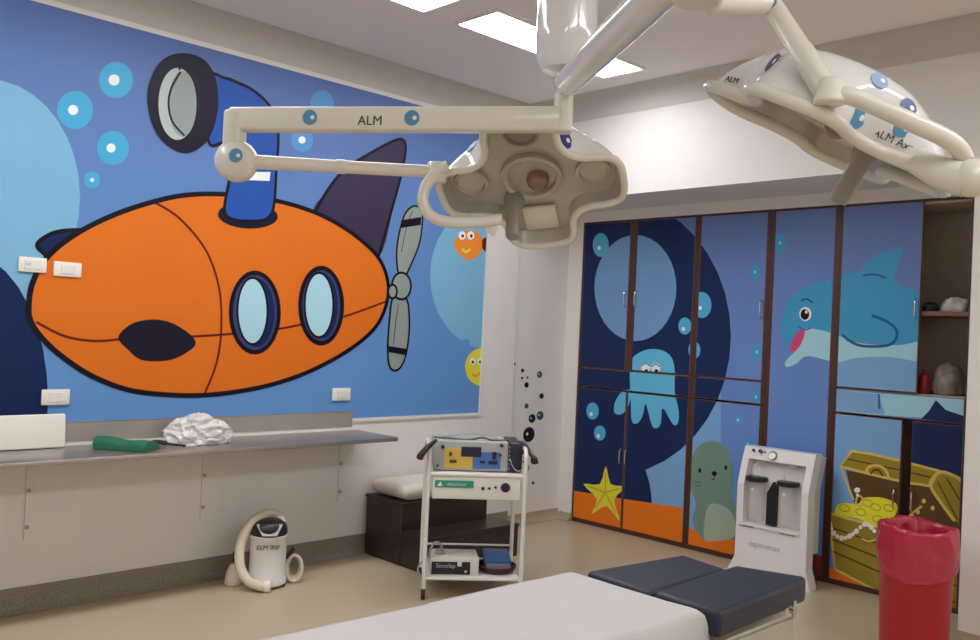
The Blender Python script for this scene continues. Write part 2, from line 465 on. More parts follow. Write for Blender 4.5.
for (u, v, r, k, lab) in stickers:
    P = on_plane(u, v, 1, wyy); rr = r * 6.9 / FOC
    mb = MB()
    pts = [P + Vector((math.cos(t) * rr * 1.12, -.0004, math.sin(t) * rr)) for t in [2 * PI * j / 28 for j in range(28)]]
    mb.prism(pts, (0, -.001, 0), stk_teal if k else stk_dark)
    if r > 3: 
        h = P + Vector((-rr * .35, -.0014, rr * .1))
        mb.prism([h + Vector((math.cos(t) * rr * .2, 0, math.sin(t) * rr * .22)) for t in [2 * PI * j / 14 for j in range(14)]], (0, -.0006, 0), c_white)
    tag(mb.build('bubble_sticker', smooth=0), lab, 'sticker', 'bubble stickers on the white wall')

# sockets and switches
def socket(c, w, h, kind, lab, cat):
    t = thing('wall_socket' if kind else 'light_switch', lab, cat, c, 'switches and sockets on the mural')
    mb = MB(); mb.rbox(Vector(c) + Vector((0, -.0075, 0)), (w, .011, h), plast, r=.004, seg=2); mb.build('face_plate', t)
    mb = MB()
    if kind:
        for dx in (-.022, .022):
            mb.rbox(Vector(c) + Vector((dx, -.014, 0)), (.034, .004, h * .6), white_p, r=.0015, seg=1)
        for a in (-1, 1):
            mb.box(Vector(c) + Vector((-.022 + a * .006, -.0165, .002)), (.0025, .002, .011), black_p, Matrix.Rotation(a * .5, 3, 'Y'))
        mb.build('outlet', t)
    else:
        mb.rbox(Vector(c) + Vector((0, -.014, 0)), (.07, .006, h * .62), white_p, r=.002, seg=1); mb.build('rocker', t)
socket((1.441, 0, 1.716), .13, .074, 1, 'white wall socket at the nose of the submarine, leftmost', 'socket')
socket((1.607, 0, 1.706), .135, .074, 0, 'white switch plate overlapping the orange submarine nose', 'switch')
socket((1.58, 0, 1.06), .135, .078, 0, 'white wall plate low on the navy edge, left of the submarine', 'switch')
socket((3.31, 0, 1.043), .14, .08, 0, 'white wall plate low under the submarine tail', 'switch')

# ------------------------------------------------------------------ cupboards
c_lav = pc('lavender_blue', (106, 128, 184)); c_nav2 = pc('cupboard_navy', (24, 42, 84)); c_moon = pc('moon', (112, 152, 196))
c_lb = pc('light_blue', (122, 168, 212)); c_sand = pc('sand_orange', (228, 118, 30)); c_bub = pc('bubble_blue', (84, 170, 212)); c_octo = pc('octopus', (98, 184, 222))
c_seal = pc('seal', (116, 144, 130)); c_belly = pc('seal_belly', (162, 176, 156)); c_star = pc('starfish', (222, 212, 62)); c_star2 = pc('starfish_line', (196, 176, 40))
c_dol = pc('dolphin', (66, 154, 196)); c_dolb = pc('dolphin_belly', (160, 208, 220)); c_doll = pc('dolphin_line', (30, 96, 140)); c_pink = pc('pink', (206, 72, 112))
c_chest = pc('chest_olive', (152, 132, 44)); c_gold = pc('gold_trim', (214, 188, 92)); c_chd = pc('chest_dark', (92, 66, 38)); c_plank = pc('plank_line', (84, 70, 24))
c_coin = pc('coin', (226, 220, 52)); c_coin2 = pc('coin_line', (176, 160, 30)); c_pearl = pc('pearl', (236, 236, 226)); c_mint = pc('mint', (150, 200, 206))

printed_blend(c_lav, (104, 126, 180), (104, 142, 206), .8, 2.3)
K = Art(0, XC, -1)
DZ0, DZ1, DZ2, DZ3 = .035, 1.07, 1.24, 2.375       # lower door, band, upper door heights
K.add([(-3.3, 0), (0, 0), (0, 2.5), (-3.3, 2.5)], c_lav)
K.add([(-1.745, 0), (0, 0), (0, 1.03), (-1.745, 1.03)], c_lb) if False else None
K.fill([(560, 440), (721, 372), (721, 560), (560, 560)], c_lb, smooth=False)
K.fill(ell(610, 336, 121, 140), c_nav2, smooth=False)
K.fill(ell(598, 505, 54, 74), c_nav2, smooth=False)
K.fill([(560, 180), (640, 180), (640, 300), (600, 456), (560, 470)], c_nav2, smooth=False)
K.oval(635.6, 288, 41, 53, c_moon)
K.fill([(570, 490), (625, 499), (682, 507.5), (684, 560), (560, 560)], c_sand, smooth=False)
K.fill([(686, 527), (735, 540), (770, 545), (770, 580), (686, 560)], c_sand, smooth=False)
for (x, y, rx, ry) in ((601, 245, 8, 12), (685, 326, 6.5, 8.5), (702, 305, 9.5, 13), (694.5, 350, 6, 8.5), (592.8, 411, 6.2, 8.5), (600, 433, 5.8, 7.5)):
    K.oval(x, y, rx, ry, c_bub); K.oval(x - 1.5, y + 3, 1.6, 2, c_white)
for (x, y, r) in ((756, 397, 6), (738, 420, 4), (748, 444, 5), (755, 272, 7), (757, 352, 7), (780, 243, 9), (758, 471, 5)):
    K.oval(x, y, r * .7, r * 1.0, c_dol if r > 5 else c_teal); K.oval(x, y, 1.1, 1.6, c_glass)
# octopus
K.fill([(630, 372), (633, 358), (643, 351), (653, 349), (664, 351), (672, 358), (675, 372), (675, 391), (679, 412), (678, 423), (673, 424), (663, 408), (661, 423), (657, 428), (652, 425), (646, 404), (643, 415), (638, 423), (632, 421), (631, 400)], c_octo, n=4)
K.fill([(631, 390), (622, 392), (615, 403), (615, 413), (622, 414), (627.5, 408), (631, 398)], c_octo)
for ex in (646, 656): K.oval(ex, 368, 4.6, 5.2, c_white); K.oval(ex + .6, 371, 1.8, 1.8, c_out)
K.line([(642, 366), (646, 363.4), (650, 366)], .008, c_doll); K.line([(652, 367), (656, 364), (660, 367)], .008, c_doll)
# starfish
cx0, cy0 = 605.5, 492.5
tips = [(606, 466), (625, 487), (620, 521), (592, 514), (583.5, 484)]
inn = [(611, 484), (614.5, 500), (606.5, 506), (597, 499), (600, 484)]
st = []
for a_, b_ in zip(tips, inn): st += [a_, b_]
K.fill(st, c_star, n=3)
for t_ in tips: K.line([(cx0, cy0), ((cx0 * .25 + t_[0] * .75), (cy0 * .25 + t_[1] * .75))], .012, c_star2, smooth=False)
# seal
K.fill([(711, 441), (722, 444), (730, 456), (733, 474), (732, 495), (737, 514), (735, 536), (714, 541), (700, 536), (693, 520), (696, 503), (689.5, 485), (690.5, 462), (699, 446)], c_seal)
K.fill([(708, 507), (721, 505), (733, 515), (735, 536), (716, 541), (704, 538)], c_belly)
K.oval(700, 470.5, 1.5, 2.4, c_out); K.oval(726, 467.5, 1.5, 2.4, c_out); K.oval(714.5, 473.5, 2.6, 2.4, c_out)
K.line([(714.5, 475), (714, 479), (711, 480)], .006, c_out); K.line([(695, 481), (701, 483)], .005, c_plank); K.line([(695, 485), (701, 486)], .005, c_plank)
# dolphin
K.fill([(842, 338), (880, 352), (925, 346), (925, 392), (834, 392), (832, 360)], c_lb, smooth=False)
K.fill([(781, 335), (783, 313), (791, 297), (811, 285), (836, 277.5), (860, 271), (866, 262), (878, 254), (890, 250), (903, 248), (898, 266), (895, 280), (915, 292), (930, 306), (930, 350), (880, 344), (843, 338), (812, 334), (796, 332), (788, 345)], c_dol, n=5)
K.fill([(804.8, 329.5), (820, 330), (835.7, 334.6), (860, 343), (900, 345), (930, 340), (930, 362), (890, 357), (857, 358), (836, 362), (808, 356), (796, 364), (787, 367), (786, 361), (800, 346)], c_dolb, n=5)
K.fill([(802, 329), (805, 333), (801, 344), (794, 352), (791, 347), (795, 336)], c_pink)
K.line([(842.6, 334.6), (850, 341), (863, 346), (887, 345.5), (896, 339), (896, 329), (886, 321), (872, 315.5)], .017, c_doll)
K.line([(863, 275.5), (875, 274.5), (886, 278)], .012, c_doll); K.line([(801, 301), (807, 299), (813, 303)], .012, c_doll)
K.oval(805.5, 314, 6, 7, c_white); K.oval(805, 314.5, 4.3, 5.4, c_out); K.oval(806.5, 312, 1.4, 1.7, c_white)
K.line([(799, 327), (805, 330), (811, 328)], .008, c_doll)
# band under the dolphin, treasure chest
K.fill([(834, 390), (970, 400), (970, 421), (834, 412)], c_dolb, smooth=False)
K.fill([(834, 390), (879, 394), (885, 414), (834, 412)], c_lb, smooth=False)
K.line([(879, 394), (879.5, 409)], .012, c_doll)
K.fill([(834, 412), (906, 420), (906, 560), (834, 560)], c_lb, smooth=False)
K.fill([(908, 419), (990, 424), (990, 560), (908, 560)], c_nav2, smooth=False)
K.fill([(921, 419), (929, 411), (936, 400), (946, 410), (970, 418), (970, 424)], c_nav2, smooth=False)
K.fill([(820, 563), (890, 598), (990, 640), (990, 700), (820, 640)], c_sand, smooth=False)
K.fill([(829, 512), (880, 527), (990, 560), (990, 634), (887, 596), (834, 570)], c_chest, smooth=False)
K.fill([(846, 470), (929, 487), (960, 522), (965, 545), (880, 527), (853, 500)], c_chd, smooth=False)
lid = [(841, 466), (852, 451), (872, 454), (900, 460.6), (939.6, 471), (931, 486), (905, 482), (870, 474)]
K.fill(lid, c_chest, smooth=False)
K.line([(848, 459), (900, 470), (934, 478)], .008, c_plank, smooth=False)
cap = [(931, 486), (935, 476), (940, 471), (950, 474), (958, 478), (964, 486), (966, 500), (966, 526), (955, 521), (943, 505)]
K.fill(cap, c_chest, smooth=False)
K.line([(938, 482), (958, 520)], .008, c_plank, smooth=False); K.line([(947, 478), (963, 505)], .008, c_plank, smooth=False)
K.line(lid, .016, c_gold, closed=True, smooth=False)
K.line([(955, 521), (943, 505), (931, 486), (935, 476), (942, 472), (950, 474), (960, 479), (966, 488)], .018, c_gold)
K.line([(841, 466), (847, 482), (854, 500)], .012, c_gold)
K.line([(866, 474), (869, 467), (878, 465.5), (886, 470), (889, 478)], .016, c_gold); K.line([(871, 474), (874, 470.5), (879, 470), (883, 476)], .009, c_maroon)
K.line([(829, 513), (880, 527.5), (990, 560)], .016, c_gold, smooth=False); K.line([(830, 514), (835, 569), (887, 596), (960, 626)], .016, c_gold, smooth=False)
for dy in (17, 31, 45): K.line([(831 + dy * .05, 513 + dy * .85), (880, 527 + dy), (960, 550 + dy * 1.2)], .009, c_plank, smooth=False)
K.fill([(835, 514), (838, 505), (848, 503), (858, 504), (864, 498), (874, 497), (884, 498), (896, 503), (897, 512), (888, 523), (874, 527), (860, 519), (845, 516)], c_coin)
for (x, y) in ((845, 508), (861, 512), (876, 507), (878, 519), (889, 508), (868, 503)): K.line(ell(x, y, 5, 3.2, .3, 12), .006, c_coin2, closed=True)
K.line(ell(860, 501, 3.5, 5, 0, 14), .01, c_gold, closed=True); K.oval(857.5, 490, 3, 2.6, c_pearl); K.oval(858, 495, 1.6, 1.6, c_pearl)
for (x, y) in ((924, 501), (933, 508), (918, 512), (912, 516)): K.oval(x, y, 2, 2.4, c_gold)
K.line([(906, 520), (914, 512), (922, 506)], .012, c_gold)
pe = cr([Vector((830, 524)), Vector((834, 533)), Vector((842, 538)), Vector((850, 536)), Vector((857, 531)), Vector((865, 524)), Vector((872, 527)), Vector((877, 534))], False, 2)
for k, p in enumerate(pe[:-1]): K.oval(p[0], p[1], 2 if k % 2 else 2.5, 2.2 if k % 2 else 2.8, c_pearl, n=12)
K.line([(862, 538), (870, 541), (878, 538), (882, 532)], .01, c_gold)

def handle(parent, y, z, h=.12):
    mb = MB()
    x = XC - .004
    mb.tube(cr([Vector((x, y, z - h / 2)), Vector((x - .026, y, z - h / 2 + .012)), Vector((x - .03, y, z)), Vector((x - .026, y, z + h / 2 - .012)), Vector((x, y, z + h / 2))], False, 4), .005, chrome, n=8)
    mb.build('handle', parent)
def door(parent, y0, y1, z0, z1, hy=None, hz=None, name='door', edge=True):
    mb = MB(); mb.lohi((XC, y0, z0), (XC + .02, y1, z1), woodlite)
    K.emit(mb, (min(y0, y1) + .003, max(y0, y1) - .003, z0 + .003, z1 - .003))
    o = mb.build(name, parent, smooth=0, recalc=False)
    if hy is not None: handle(o, hy, hz)
    return o
def carcass(parent, y0, y1, zs, stiles, back=True, plinth=True):
    """open box behind the doors: sides, top, bottom, back, shelves and face frame"""
    mb = MB(); X1 = 5.96
    lo, hi = min(y0, y1), max(y0, y1); t = .018
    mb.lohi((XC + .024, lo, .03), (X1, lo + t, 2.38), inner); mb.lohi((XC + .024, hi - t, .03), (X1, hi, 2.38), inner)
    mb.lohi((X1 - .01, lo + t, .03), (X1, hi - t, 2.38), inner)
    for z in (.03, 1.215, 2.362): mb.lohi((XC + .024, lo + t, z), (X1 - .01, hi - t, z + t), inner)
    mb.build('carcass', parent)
    mb = MB()
    for (a, b) in stiles: mb.lohi((XC + .001, a, .03), (XC + .023, b, 2.385), wood)
    mb.lohi((XC + .003, lo, 2.376), (XC + .023, hi, 2.39), wood); mb.lohi((XC + .003, lo, .002), (XC + .05, hi, .032), wood)
    mb.build('face_frame', parent, smooth=0)
cu = thing('cupboard', 'tall navy double cupboard with pale moon, octopus and starfish artwork', 'cupboard', (XC, -.65, 0), 'painted cupboards in the alcove')
carcass(cu, -.122, -1.182, None, [(-.122, -.14), (-.588, -.65), (-1.165, -1.182)])
door(cu, -.14, -.588, DZ2, DZ3, -.572, 1.78); door(cu, -.655, -1.163, DZ2, DZ3, -.672, 1.78)
door(cu, -.14, -1.163, DZ1 + .012, DZ2 - .012, name='fascia')
door(cu, -.14, -.612, DZ0, DZ1, -.598, .58); door(cu, -.63, -1.163, DZ0, DZ1, -.65, .58)
cu = thing('cupboard', 'narrow tall cupboard with the grey-green seal on its lower door', 'cupboard', (XC, -1.45, 0), 'painted cupboards in the alcove')
carcass(cu, -1.184, -1.752, None, [(-1.184, -1.212), (-1.727, -1.752)])
door(cu, -1.212, -1.727, DZ2, DZ3, -1.712, 1.72); door(cu, -1.212, -1.727, DZ1 + .012, DZ2 - .012, name='fascia')
door(cu, -1.212, -1.727, DZ0, DZ1)
cu = thing('cupboard', 'full-height blue cupboard with the dolphin head on its single panel', 'cupboard', (XC, -1.98, 0), 'painted cupboards in the alcove')
carcass(cu, -1.754, -2.232, None, [(-1.754, -1.785), (-2.196, -2.232)])
door(cu, -1.785, -2.196, .16, DZ3)
mb = MB(); mb.lohi((XC + .001, -2.195, .033), (XC + .02, -1.786, .158), mat('red_brown', (132, 52, 34), rough=.5)); mb.build('kick_board', cu, smooth=0)
cu = thing('cupboard', 'cupboard with one upper door missing above the treasure chest artwork', 'cupboard', (XC, -2.7, 0), 'painted cupboards in the alcove')
carcass(cu, -2.234, -3.165, None, [(-2.234, -2.246), (-2.995, -3.16)])
door(cu, -2.246, -2.728, DZ2, DZ3, -2.71, 1.74)
door(cu, -2.246, -2.995, DZ1 + .012, DZ2 - .012, name='fascia')
door(cu, -2.246, -2.655, DZ0, DZ1, -2.632, .6); door(cu, -2.715, -2.995, DZ0, DZ1, -2.735, .6)
mb = MB(); mb.lohi((XC + .03, -3.14, 1.7), (5.945, -2.255, 1.725), woodlite); mb.build('shelf', cu, smooth=0)
# filler over the cupboards
mb = MB(); mb.lohi((XC + .002, YP + .001, 2.392), (5.99, .02, ZS - .001), paint); structure('trim_3', mb)

mb = MB(); mb.lohi((XC - .004, -.12, .001), (5.99, .024, ZS - .084), paint); structure('trim_4', mb)
skirting('baseboard_filler', (XC - .005, .0, 0), (XC - .005, -.12, 0), (-1, 0, 0), base2_m, h=.06)
# contents of the open cupboard
def crumple(name, c, size, m, lab, cat, amp=.3, fr=3., seed=0, sub=5):
    """soft heap: ridged folds over a flattened dome"""
    t = bmesh.new(); bmesh.ops.create_icosphere(t, subdivisions=sub, radius=1)
    so_ = Vector((seed * 7.3, seed * 1.7, 2))
    for v in t.verts:
        p = v.co.copy()
        n = noise.noise(p * fr * .45 + so_)
        r1 = 1 - abs(noise.noise(p * fr * .8 + so_ * 2)) * 2.2
        r2 = 1 - abs(noise.noise(p * fr * 1.9 + so_ * 3)) * 2.2
        k = 1 + amp * (.55 * n + .32 * (r1 - .5) + .14 * (r2 - .5))
        z = max(p.z * k, -.45)
        v.co = Vector((p.x * k * size[0] / 2, p.y * k * size[1] / 2, (z + .45) / 1.45 * size[2]))
    me = bpy.data.meshes.new(name); zmin = min(v.co.z for v in t.verts)
    for v in t.verts: v.co = v.co + Vector(c) - Vector((0, 0, zmin))
    t.to_mesh(me); t.free(); me.materials.append(m); me.shade_smooth()
    o = bpy.data.objects.new(name, me); COL.objects.link(o); tag(o, lab, cat); return o
clothw = mat('white_gauze', (214, 210, 200), rough=.85); darkc = mat('dark_cloth', (52, 54, 56), rough=.8)
bagw = mat('thin_plastic', (222, 220, 216), rough=.3, spec=.6, alpha=.9, bump=.4, bscale=25)
crumple('folded_gauze', (5.66, -2.88, 1.726), (.16, .17, .09), clothw, 'crumpled white gauze on the open cupboard shelf', 'gauze', seed=1, sub=4)
crumple('dark_cloth', (5.63, -2.745, 1.726), (.14, .08, .06), darkc, 'dark crumpled cloth left of the white gauze on the shelf', 'cloth', seed=2, sub=4)
crumple('plastic_bag', (5.7, -2.84, 1.234), (.22, .19, .19), mat('grey_bag', (150, 138, 128), rough=.4, bump=.3, bscale=25), 'crumpled grey-brown plastic bag at the bottom of the open cupboard', 'bag', seed=3, sub=4)
mb = MB(); mb.lathe((5.6, -2.735, 1.234), (0, 0, 1), [(.03, 0), (.034, .01), (.034, .09), (.026, .112), (.013, .12), (.013, .14)], mat('red_plastic_bottle', (150, 24, 34), rough=.35))
tag(mb.build('red_bottle'), 'small dark red bottle at the left of the open cupboard floor', 'bottle')

# ------------------------------------------------------------------ ceiling panels
glow = emis('panel_glow', (250, 251, 255), 9.0)
def panel(x0, x1, y0, y1, lab):
    t = thing('ceiling_panel', lab, 'ceiling light', ((x0 + x1) / 2, (y0 + y1) / 2, ZC), 'ceiling light panels')
    mb = MB(); f = .014
    for a, b in (((x0 - f, y0 - f), (x1 + f, y0)), ((x0 - f, y1), (x1 + f, y1 + f)), ((x0 - f, y0), (x0, y1)), ((x1, y0), (x1 + f, y1))):
        mb.lohi((a[0], a[1], ZC - .018), (b[0], b[1], ZC - .001), white_p)
    mb.build('frame', t, smooth=0)
    mb = MB(); mb.lohi((x0, y0, ZC - .012), (x1, y1, ZC - .002), glow); mb.build('diffuser', t, smooth=0)
panel(3.26, 4.55, -1.34, -1.03, 'lit rectangular ceiling panel partly behind the lamp column')
panel(1.72, 3.01, -1.34, -1.03, 'lit rectangular ceiling panel at the top edge, left of the other')
panel(.18, 1.47, -1.34, -1.03, 'lit ceiling panel over the near end of the mural')
panel(-1.4, -.1, -1.34, -1.03, 'lit ceiling panel over the near left corner')
panel(.2, 1.5, -5.5, -5.2, 'lit ceiling panel right of the camera')
panel(-1.6, -.3, -5.5, -5.2, 'lit ceiling panel behind the camera')
panel(3.4, 4.7, -5.5, -5.2, 'added fill light panel, out of view at the far right of the room')  # unseen panel, added as fill for the mural and cupboards
panel(1.9, 3.2, -5.5, -5.2, 'added fill light panel, out of view near the right wall')  # second added panel out of view, brightens lower walls and floor

# ------------------------------------------------------------------ stainless wall table and what lies on it
wt = thing('wall_table', 'long stainless steel wall-mounted work table under the mural', 'table', (1.5, -.2, .81))
TX0, TX1, TY = -1.9, 3.46, -.42
mb = MB(); mb.rbox(((TX0 + TX1) / 2, TY / 2 - .002, .797), (TX1 - TX0, -TY, .026), steel, r=.006, seg=2); mb.build('table_top', wt)
mb = MB(); mb.lohi((TX0, -.016, .835), (3.4, -.013, .93), steel_d); mb.lohi((TX0, -.016, .928), (3.4, -.002, .932), steel_d); mb.build('backsplash', wt, smooth=0)
mb = MB(); mb.lohi((TX0, -.012, .811), (3.4, -.001, .834), white_p); mb.build('wall_rail', wt, smooth=0)
for x in (-1.2, -.2, .7, 1.475, 2.4, 3.33):
    mb = MB(); mb.lohi((x - .012, -.012, .36), (x + .012, -.001, .783), paint)
    mb.lohi((x - .012, -.3, .768), (x + .012, -.012, .783), paint)
    br = mb.build('bracket', wt, smooth=0)
    for z in (.42, .6): mb = MB(); mb.lathe((x, -.012, z), (0, -1, 0), [(.011, 0), (.011, .004), (.004, .006)], steel_d, n=12); mb.build('bolt', br)
mb = MB()
mb.rbox((1.3, -.05, .811 + .085), (.64, .018, .168), mat('acrylic_white', (226, 222, 212), rough=.3), r=.0085, seg=3, rot=Matrix.Rotation(-.12, 3, 'X'))
tag(mb.build('white_board'), 'white rectangular board leaning on the steel table backsplash', 'board')
crumple('crumpled_bag', (2.27, -.175, .811), (.34, .22, .15), bagw, 'crumpled white plastic bag on the steel table', 'bag', amp=.5, fr=2.6, seed=5, sub=6)
green_m = mat('green_drape', (28, 104, 76), rough=.7, bump=.2, bscale=40)
gd = MB()
prof = [(.0, .0), (-.005, .045), (.02, .052), (.05, .03), (.06, .004)]
def green_strip(mb, a, b, w, h, m, n=12):
    a, b = Vector(a), Vector(b); d = (b - a).normalized(); s_ = Vector((-d.y, d.x, 0))
    rings = []
    for k in range(n + 1):
        t = k / n; c = a.lerp(b, t) + Vector((0, 0, 0)); hh = h * (1 - .25 * t + .08 * math.sin(t * 9))
        rings.append([mb.bm.verts.new(c + s_ * x * w + Vector((0, 0, z * hh))) for x, z in ((-.5, 0), (-.52, .5), (-.44, .92), (-.2, 1), (.1, .9), (.34, .7), (.5, .35), (.52, 0))])
    mb.loft(rings, m)
green_strip(gd, (1.77, -.12, .812), (1.95, -.33, .812), .15, .06, green_m)
gd.lohi((1.82, -.24, .812), (1.98, -.08, .818), green_m)
gg = tag(gd.build('green_drape', smooth=60), 'folded dark green surgical cloth on the steel table', 'cloth')
mb = MB(); mb.tube(cr([Vector((1.95, -.24, .83)), Vector((2.02, -.22, .836)), Vector((2.08, -.25, .826)), Vector((2.15, -.28, .816))], False, 5), [.012 if k < 9 else .006 for k in range(16)], black_p, n=8)
mb.build('strap', gg)

# ------------------------------------------------------------------ bench-like step with a white cushion
bs = thing('step_bench', 'dark brown two-tier step bench against the left wall', 'bench', (3.9, -.3, 0))
mb = MB(); mb.lohi((3.535, -.395, .0), (4.28, -.03, .375), stool_m); mb.build('upper_tier', bs, bevel=.004)
mb = MB(); mb.lohi((3.535, -.64, .0), (4.34, -.4, .205), stool_m); mb.build('lower_tier', bs, bevel=.004)
edge_m = mat('espresso_edge', (84, 64, 56), rough=.3)
mb = MB(); mb.lohi((3.525, -.402, .375), (4.29, -.025, .392), stool_m); mb.lohi((3.53, -.402, .2), (3.534, -.397, .375), edge_m); mb.build('tread', bs, bevel=.003)
mb = MB(); mb.lohi((3.53, -.645, .205), (4.345, -.4, .217), stool_m); mb.build('tread', bs, bevel=.003)
t = bmesh.new(); bmesh.ops.create_grid(t, x_segments=40, y_segments=24, size=.5); 
vtop = MB(); cm = mat('cushion_cloth', (216, 208, 196), rough=.85, bump=.2, bscale=20)
rings = []
for j in range(0, 17):
    a = PI * j / 16; rings.append(None)
mbc = MB()
cv = {}
NX, NY = 36, 20
def cush(i, j, top):
    u, v = -1 + 2 * i / NX, -1 + 2 * j / NY
    e = (1 - abs(u) ** 12) ** .4 * (1 - abs(v) ** 12) ** .4
    n = noise.noise(Vector((u * 4, v * 3, 3))) * .008 + noise.noise(Vector((u * 11, v * 9, 1))) * .004
    return Vector((3.915 + u * .36, -.215 + v * .185, .45 + (.043 + n) * e if top else .45 - .056 * e))
for top in (1, 0):
    for i in range(NX + 1):
        for j in range(NY + 1):
            if not top and (i in (0, NX) or j in (0, NY)): cv[(i, j, 0)] = cv[(i, j, 1)]
            else: cv[(i, j, top)] = mbc.bm.verts.new(cush(i, j, top))
ci = mbc.mi(cm)
for top in (1, 0):
    for i in range(NX):
        for j in range(NY):
            f = mbc.bm.faces.new([cv[k] for k in ((i, j, top), (i + 1, j, top), (i + 1, j + 1, top), (i, j + 1, top))]); f.material_index = ci
t.free()
tag(mbc.build('white_cushion', smooth=80), 'flat white cushion lying on the dark step bench', 'cushion')

# ------------------------------------------------------------------ suction canister on the floor
vc = thing('canister_vacuum', 'white canister vacuum with black head and thick hose on the floor', 'vacuum', (2.66, -.27, 0))
VC = Vector((2.665, -.29, 0)); toc = (CAM - VC); toc.z = 0; toc.normalize(); rt = Vector((-toc.y, toc.x, 0))
if rt.dot(Vector((1, -1, 0))) < 0: rt = -rt
hose_m = mat('cream_hose', (214, 205, 184), rough=.5)
mb = MB(); mb.lathe(VC, (0, 0, 1), [(.098, .012), (.106, .02), (.106, .045), (.103, .05), (.1, .18), (.104, .27), (.107, .275), (.107, .29), (.1, .292)], mat('canister_white', (216, 214, 210), rough=.35), n=40); mb.build('drum', vc)
mb = MB(); mb.lathe(VC, (0, 0, 1), [(.101, .292), (.104, .3), (.102, .325), (.092, .35), (.07, .367), (.03, .375), (.001, .376)], black_p, n=40); mb.build('motor_head', vc)
mb = MB()
c0 = VC + toc * .075 + Vector((0, 0, .327))
mb.prism([c0 + rt * -.07 + Vector((0, 0, .03)) + toc * -.02, c0 + rt * -.035 + Vector((0, 0, -.026)) + toc * .024, c0 + rt * .045 + Vector((0, 0, -.026)) + toc * .024, c0 + rt * .075 + Vector((0, 0, .03)) + toc * -.02], toc * .012, mat('control_grey', (176, 174, 168), rough=.4))
for s_ in (-.015, .022): mb.disc(c0 + toc * .026 + rt * s_, toc, .007, black_p, h=.008, n=12)
mb.build('control_panel', vc, bevel=.003)
mb = MB()
m4 = frame_mtx(VC + toc * .106 + Vector((0, 0, .237)), rt, (0, 0, 1))
mb.text('ELM INF', .036, m4, mat('print_black', (60, 56, 56), rough=.5), bold=.0006); mb.build('lettering', vc, smooth=0)
mb = MB()
def L(a, b, z): return VC + rt * a + toc * b + Vector((0, 0, z))
hp = cr([L(.075, -.05, .33), L(.04, -.08, .375), L(-.03, -.03, .395), L(-.105, .02, .35), L(-.15, .05, .24), L(-.145, .08, .13), L(-.1, .11, .06), L(-.04, .125, .035), L(-.005, .13, .03)], False, 10)
mb.tube(hp, [.027 + .0016 * math.sin(k * 2.4) for k in range(len(hp))], hose_m, n=14); h_ = mb.build('hose', vc, smooth=80)
mb = MB(); mb.lathe(L(-.012, .13, .03), rt, [(.031, 0), (.033, .01), (.033, .03), (.027, .035), (.02, .036)], white_p, n=20); mb.build('cuff', h_)
mb = MB(); mb.lathe(L(-.18, -.03, 0), (-.06, 0, 1), [(.046, 0), (.05, .01), (.044, .06), (.028, .1), (.016, .12)], hose_m, n=24); mb.cyl(L(-.175, -.025, .12), L(-.178, -.025, .19), .014, black_p); mb.build('floor_nozzle', vc, bevel=.008)
mb = MB()
for k in range(5): mb.tube([L(.15 + .045 * math.cos(a) * (1 - k * .06), -.03 - .012 * k, .085 + .075 * math.sin(a) * (1 - k * .05)) for a in [2 * PI * j / 20 for j in range(20)]], .009, hose_m, closed=True, n=8)
mb.build('coiled_cord', vc, smooth=80)
mb = MB(); mb.cyl(L(.1, -.02, .15), L(.145, -.03, .2), .012, black_p); mb.build('plug', vc)
for a in (.8, 2.3, 3.9, 5.4):
    mb = MB(); p = VC + Vector((math.cos(a) * .095, math.sin(a) * .095, .014)); mb.lathe(p - Vector((.008, 0, 0)), (1, 0, 0), [(.012, 0), (.014, .003), (.014, .013), (.012, .016)], black_p, n=14); mb.build('caster', vc)

# ------------------------------------------------------------------ equipment cart
P1 = Vector((3.215, -1.005, 0)); cx_ = Vector((.784, -.618, 0)).normalized(); cy_ = Vector((.618, .784, 0)).normalized()
CW, CD = .54, .44
ROT = Matrix((cx_, cy_, Vector((0, 0, 1)))).transposed()
def CT(a, b, z): return P1 + cx_ * a + cy_ * b + Vector((0, 0, z))
ct = thing('equipment_cart', 'white two-shelf medical cart standing behind the operating table', 'cart', CT(CW / 2, CD / 2, 0))
for (a, b) in ((0, 0), (CW, 0), (0, CD), (CW, CD)):
    top = .835 if b == 0 else .70
    mb = MB()
    if b == 0:
        s_ = 1 if a == 0 else -1
        mb.tube(cr([CT(a, b, .06), CT(a, b, .4), CT(a, b, .74), CT(a, b + .004, .80), CT(a, b + .04, .832), CT(a, b + .12, .838), CT(a, b + .34, .838), CT(a, b + .40, .82), CT(a, b + CD, .77), CT(a, b + CD, .68)], False, 5), .0125, white_p, n=12)
    else: mb.cyl(CT(a, b, .06), CT(a, b, .7), .0125, white_p, n=12)
    mb.build('upright', ct)
    mb = MB(); mb.cyl(CT(a, b, .035), CT(a, b, .062), .009, steel_d, n=10); mb.lathe(CT(a, b, .03) - cx_ * .012, cx_, [(.024, 0), (.03, .004), (.03, .02), (.024, .024)], black_p, n=18); mb.build('caster', ct)
mb = MB(); mb.rbox(CT(CW / 2, CD / 2, .69), (CW - .02, CD + .02, .018), white_p, r=.005, rot=ROT, seg=2); mb.build('top_shelf', ct)
mb = MB(); mb.rbox(CT(CW / 2, CD / 2 - .01, .617), (CW - .05, CD - .02, .125), white_p, r=.006, rot=ROT, seg=2); dr = mb.build('drawer', ct)
fy = -.003
FX = frame_mtx(CT(0, 0, 0), cx_, (0, 0, 1))
green_t = mat('green_tag', (40, 150, 128), rough=.4)
mb = MB(); mb.rbox(CT(.145, fy, .638), (.215, .004, .04), green_t, r=.0018, rot=ROT, seg=1); mb.build('name_tag', dr)
mb = MB()
mb.prism([CT(.05, fy - .003, .626), CT(.08, fy - .003, .626), CT(.068, fy - .003, .652)], cy_ * -.001, white_p); mb.build('tag_emblem', dr, smooth=0); mb = MB()
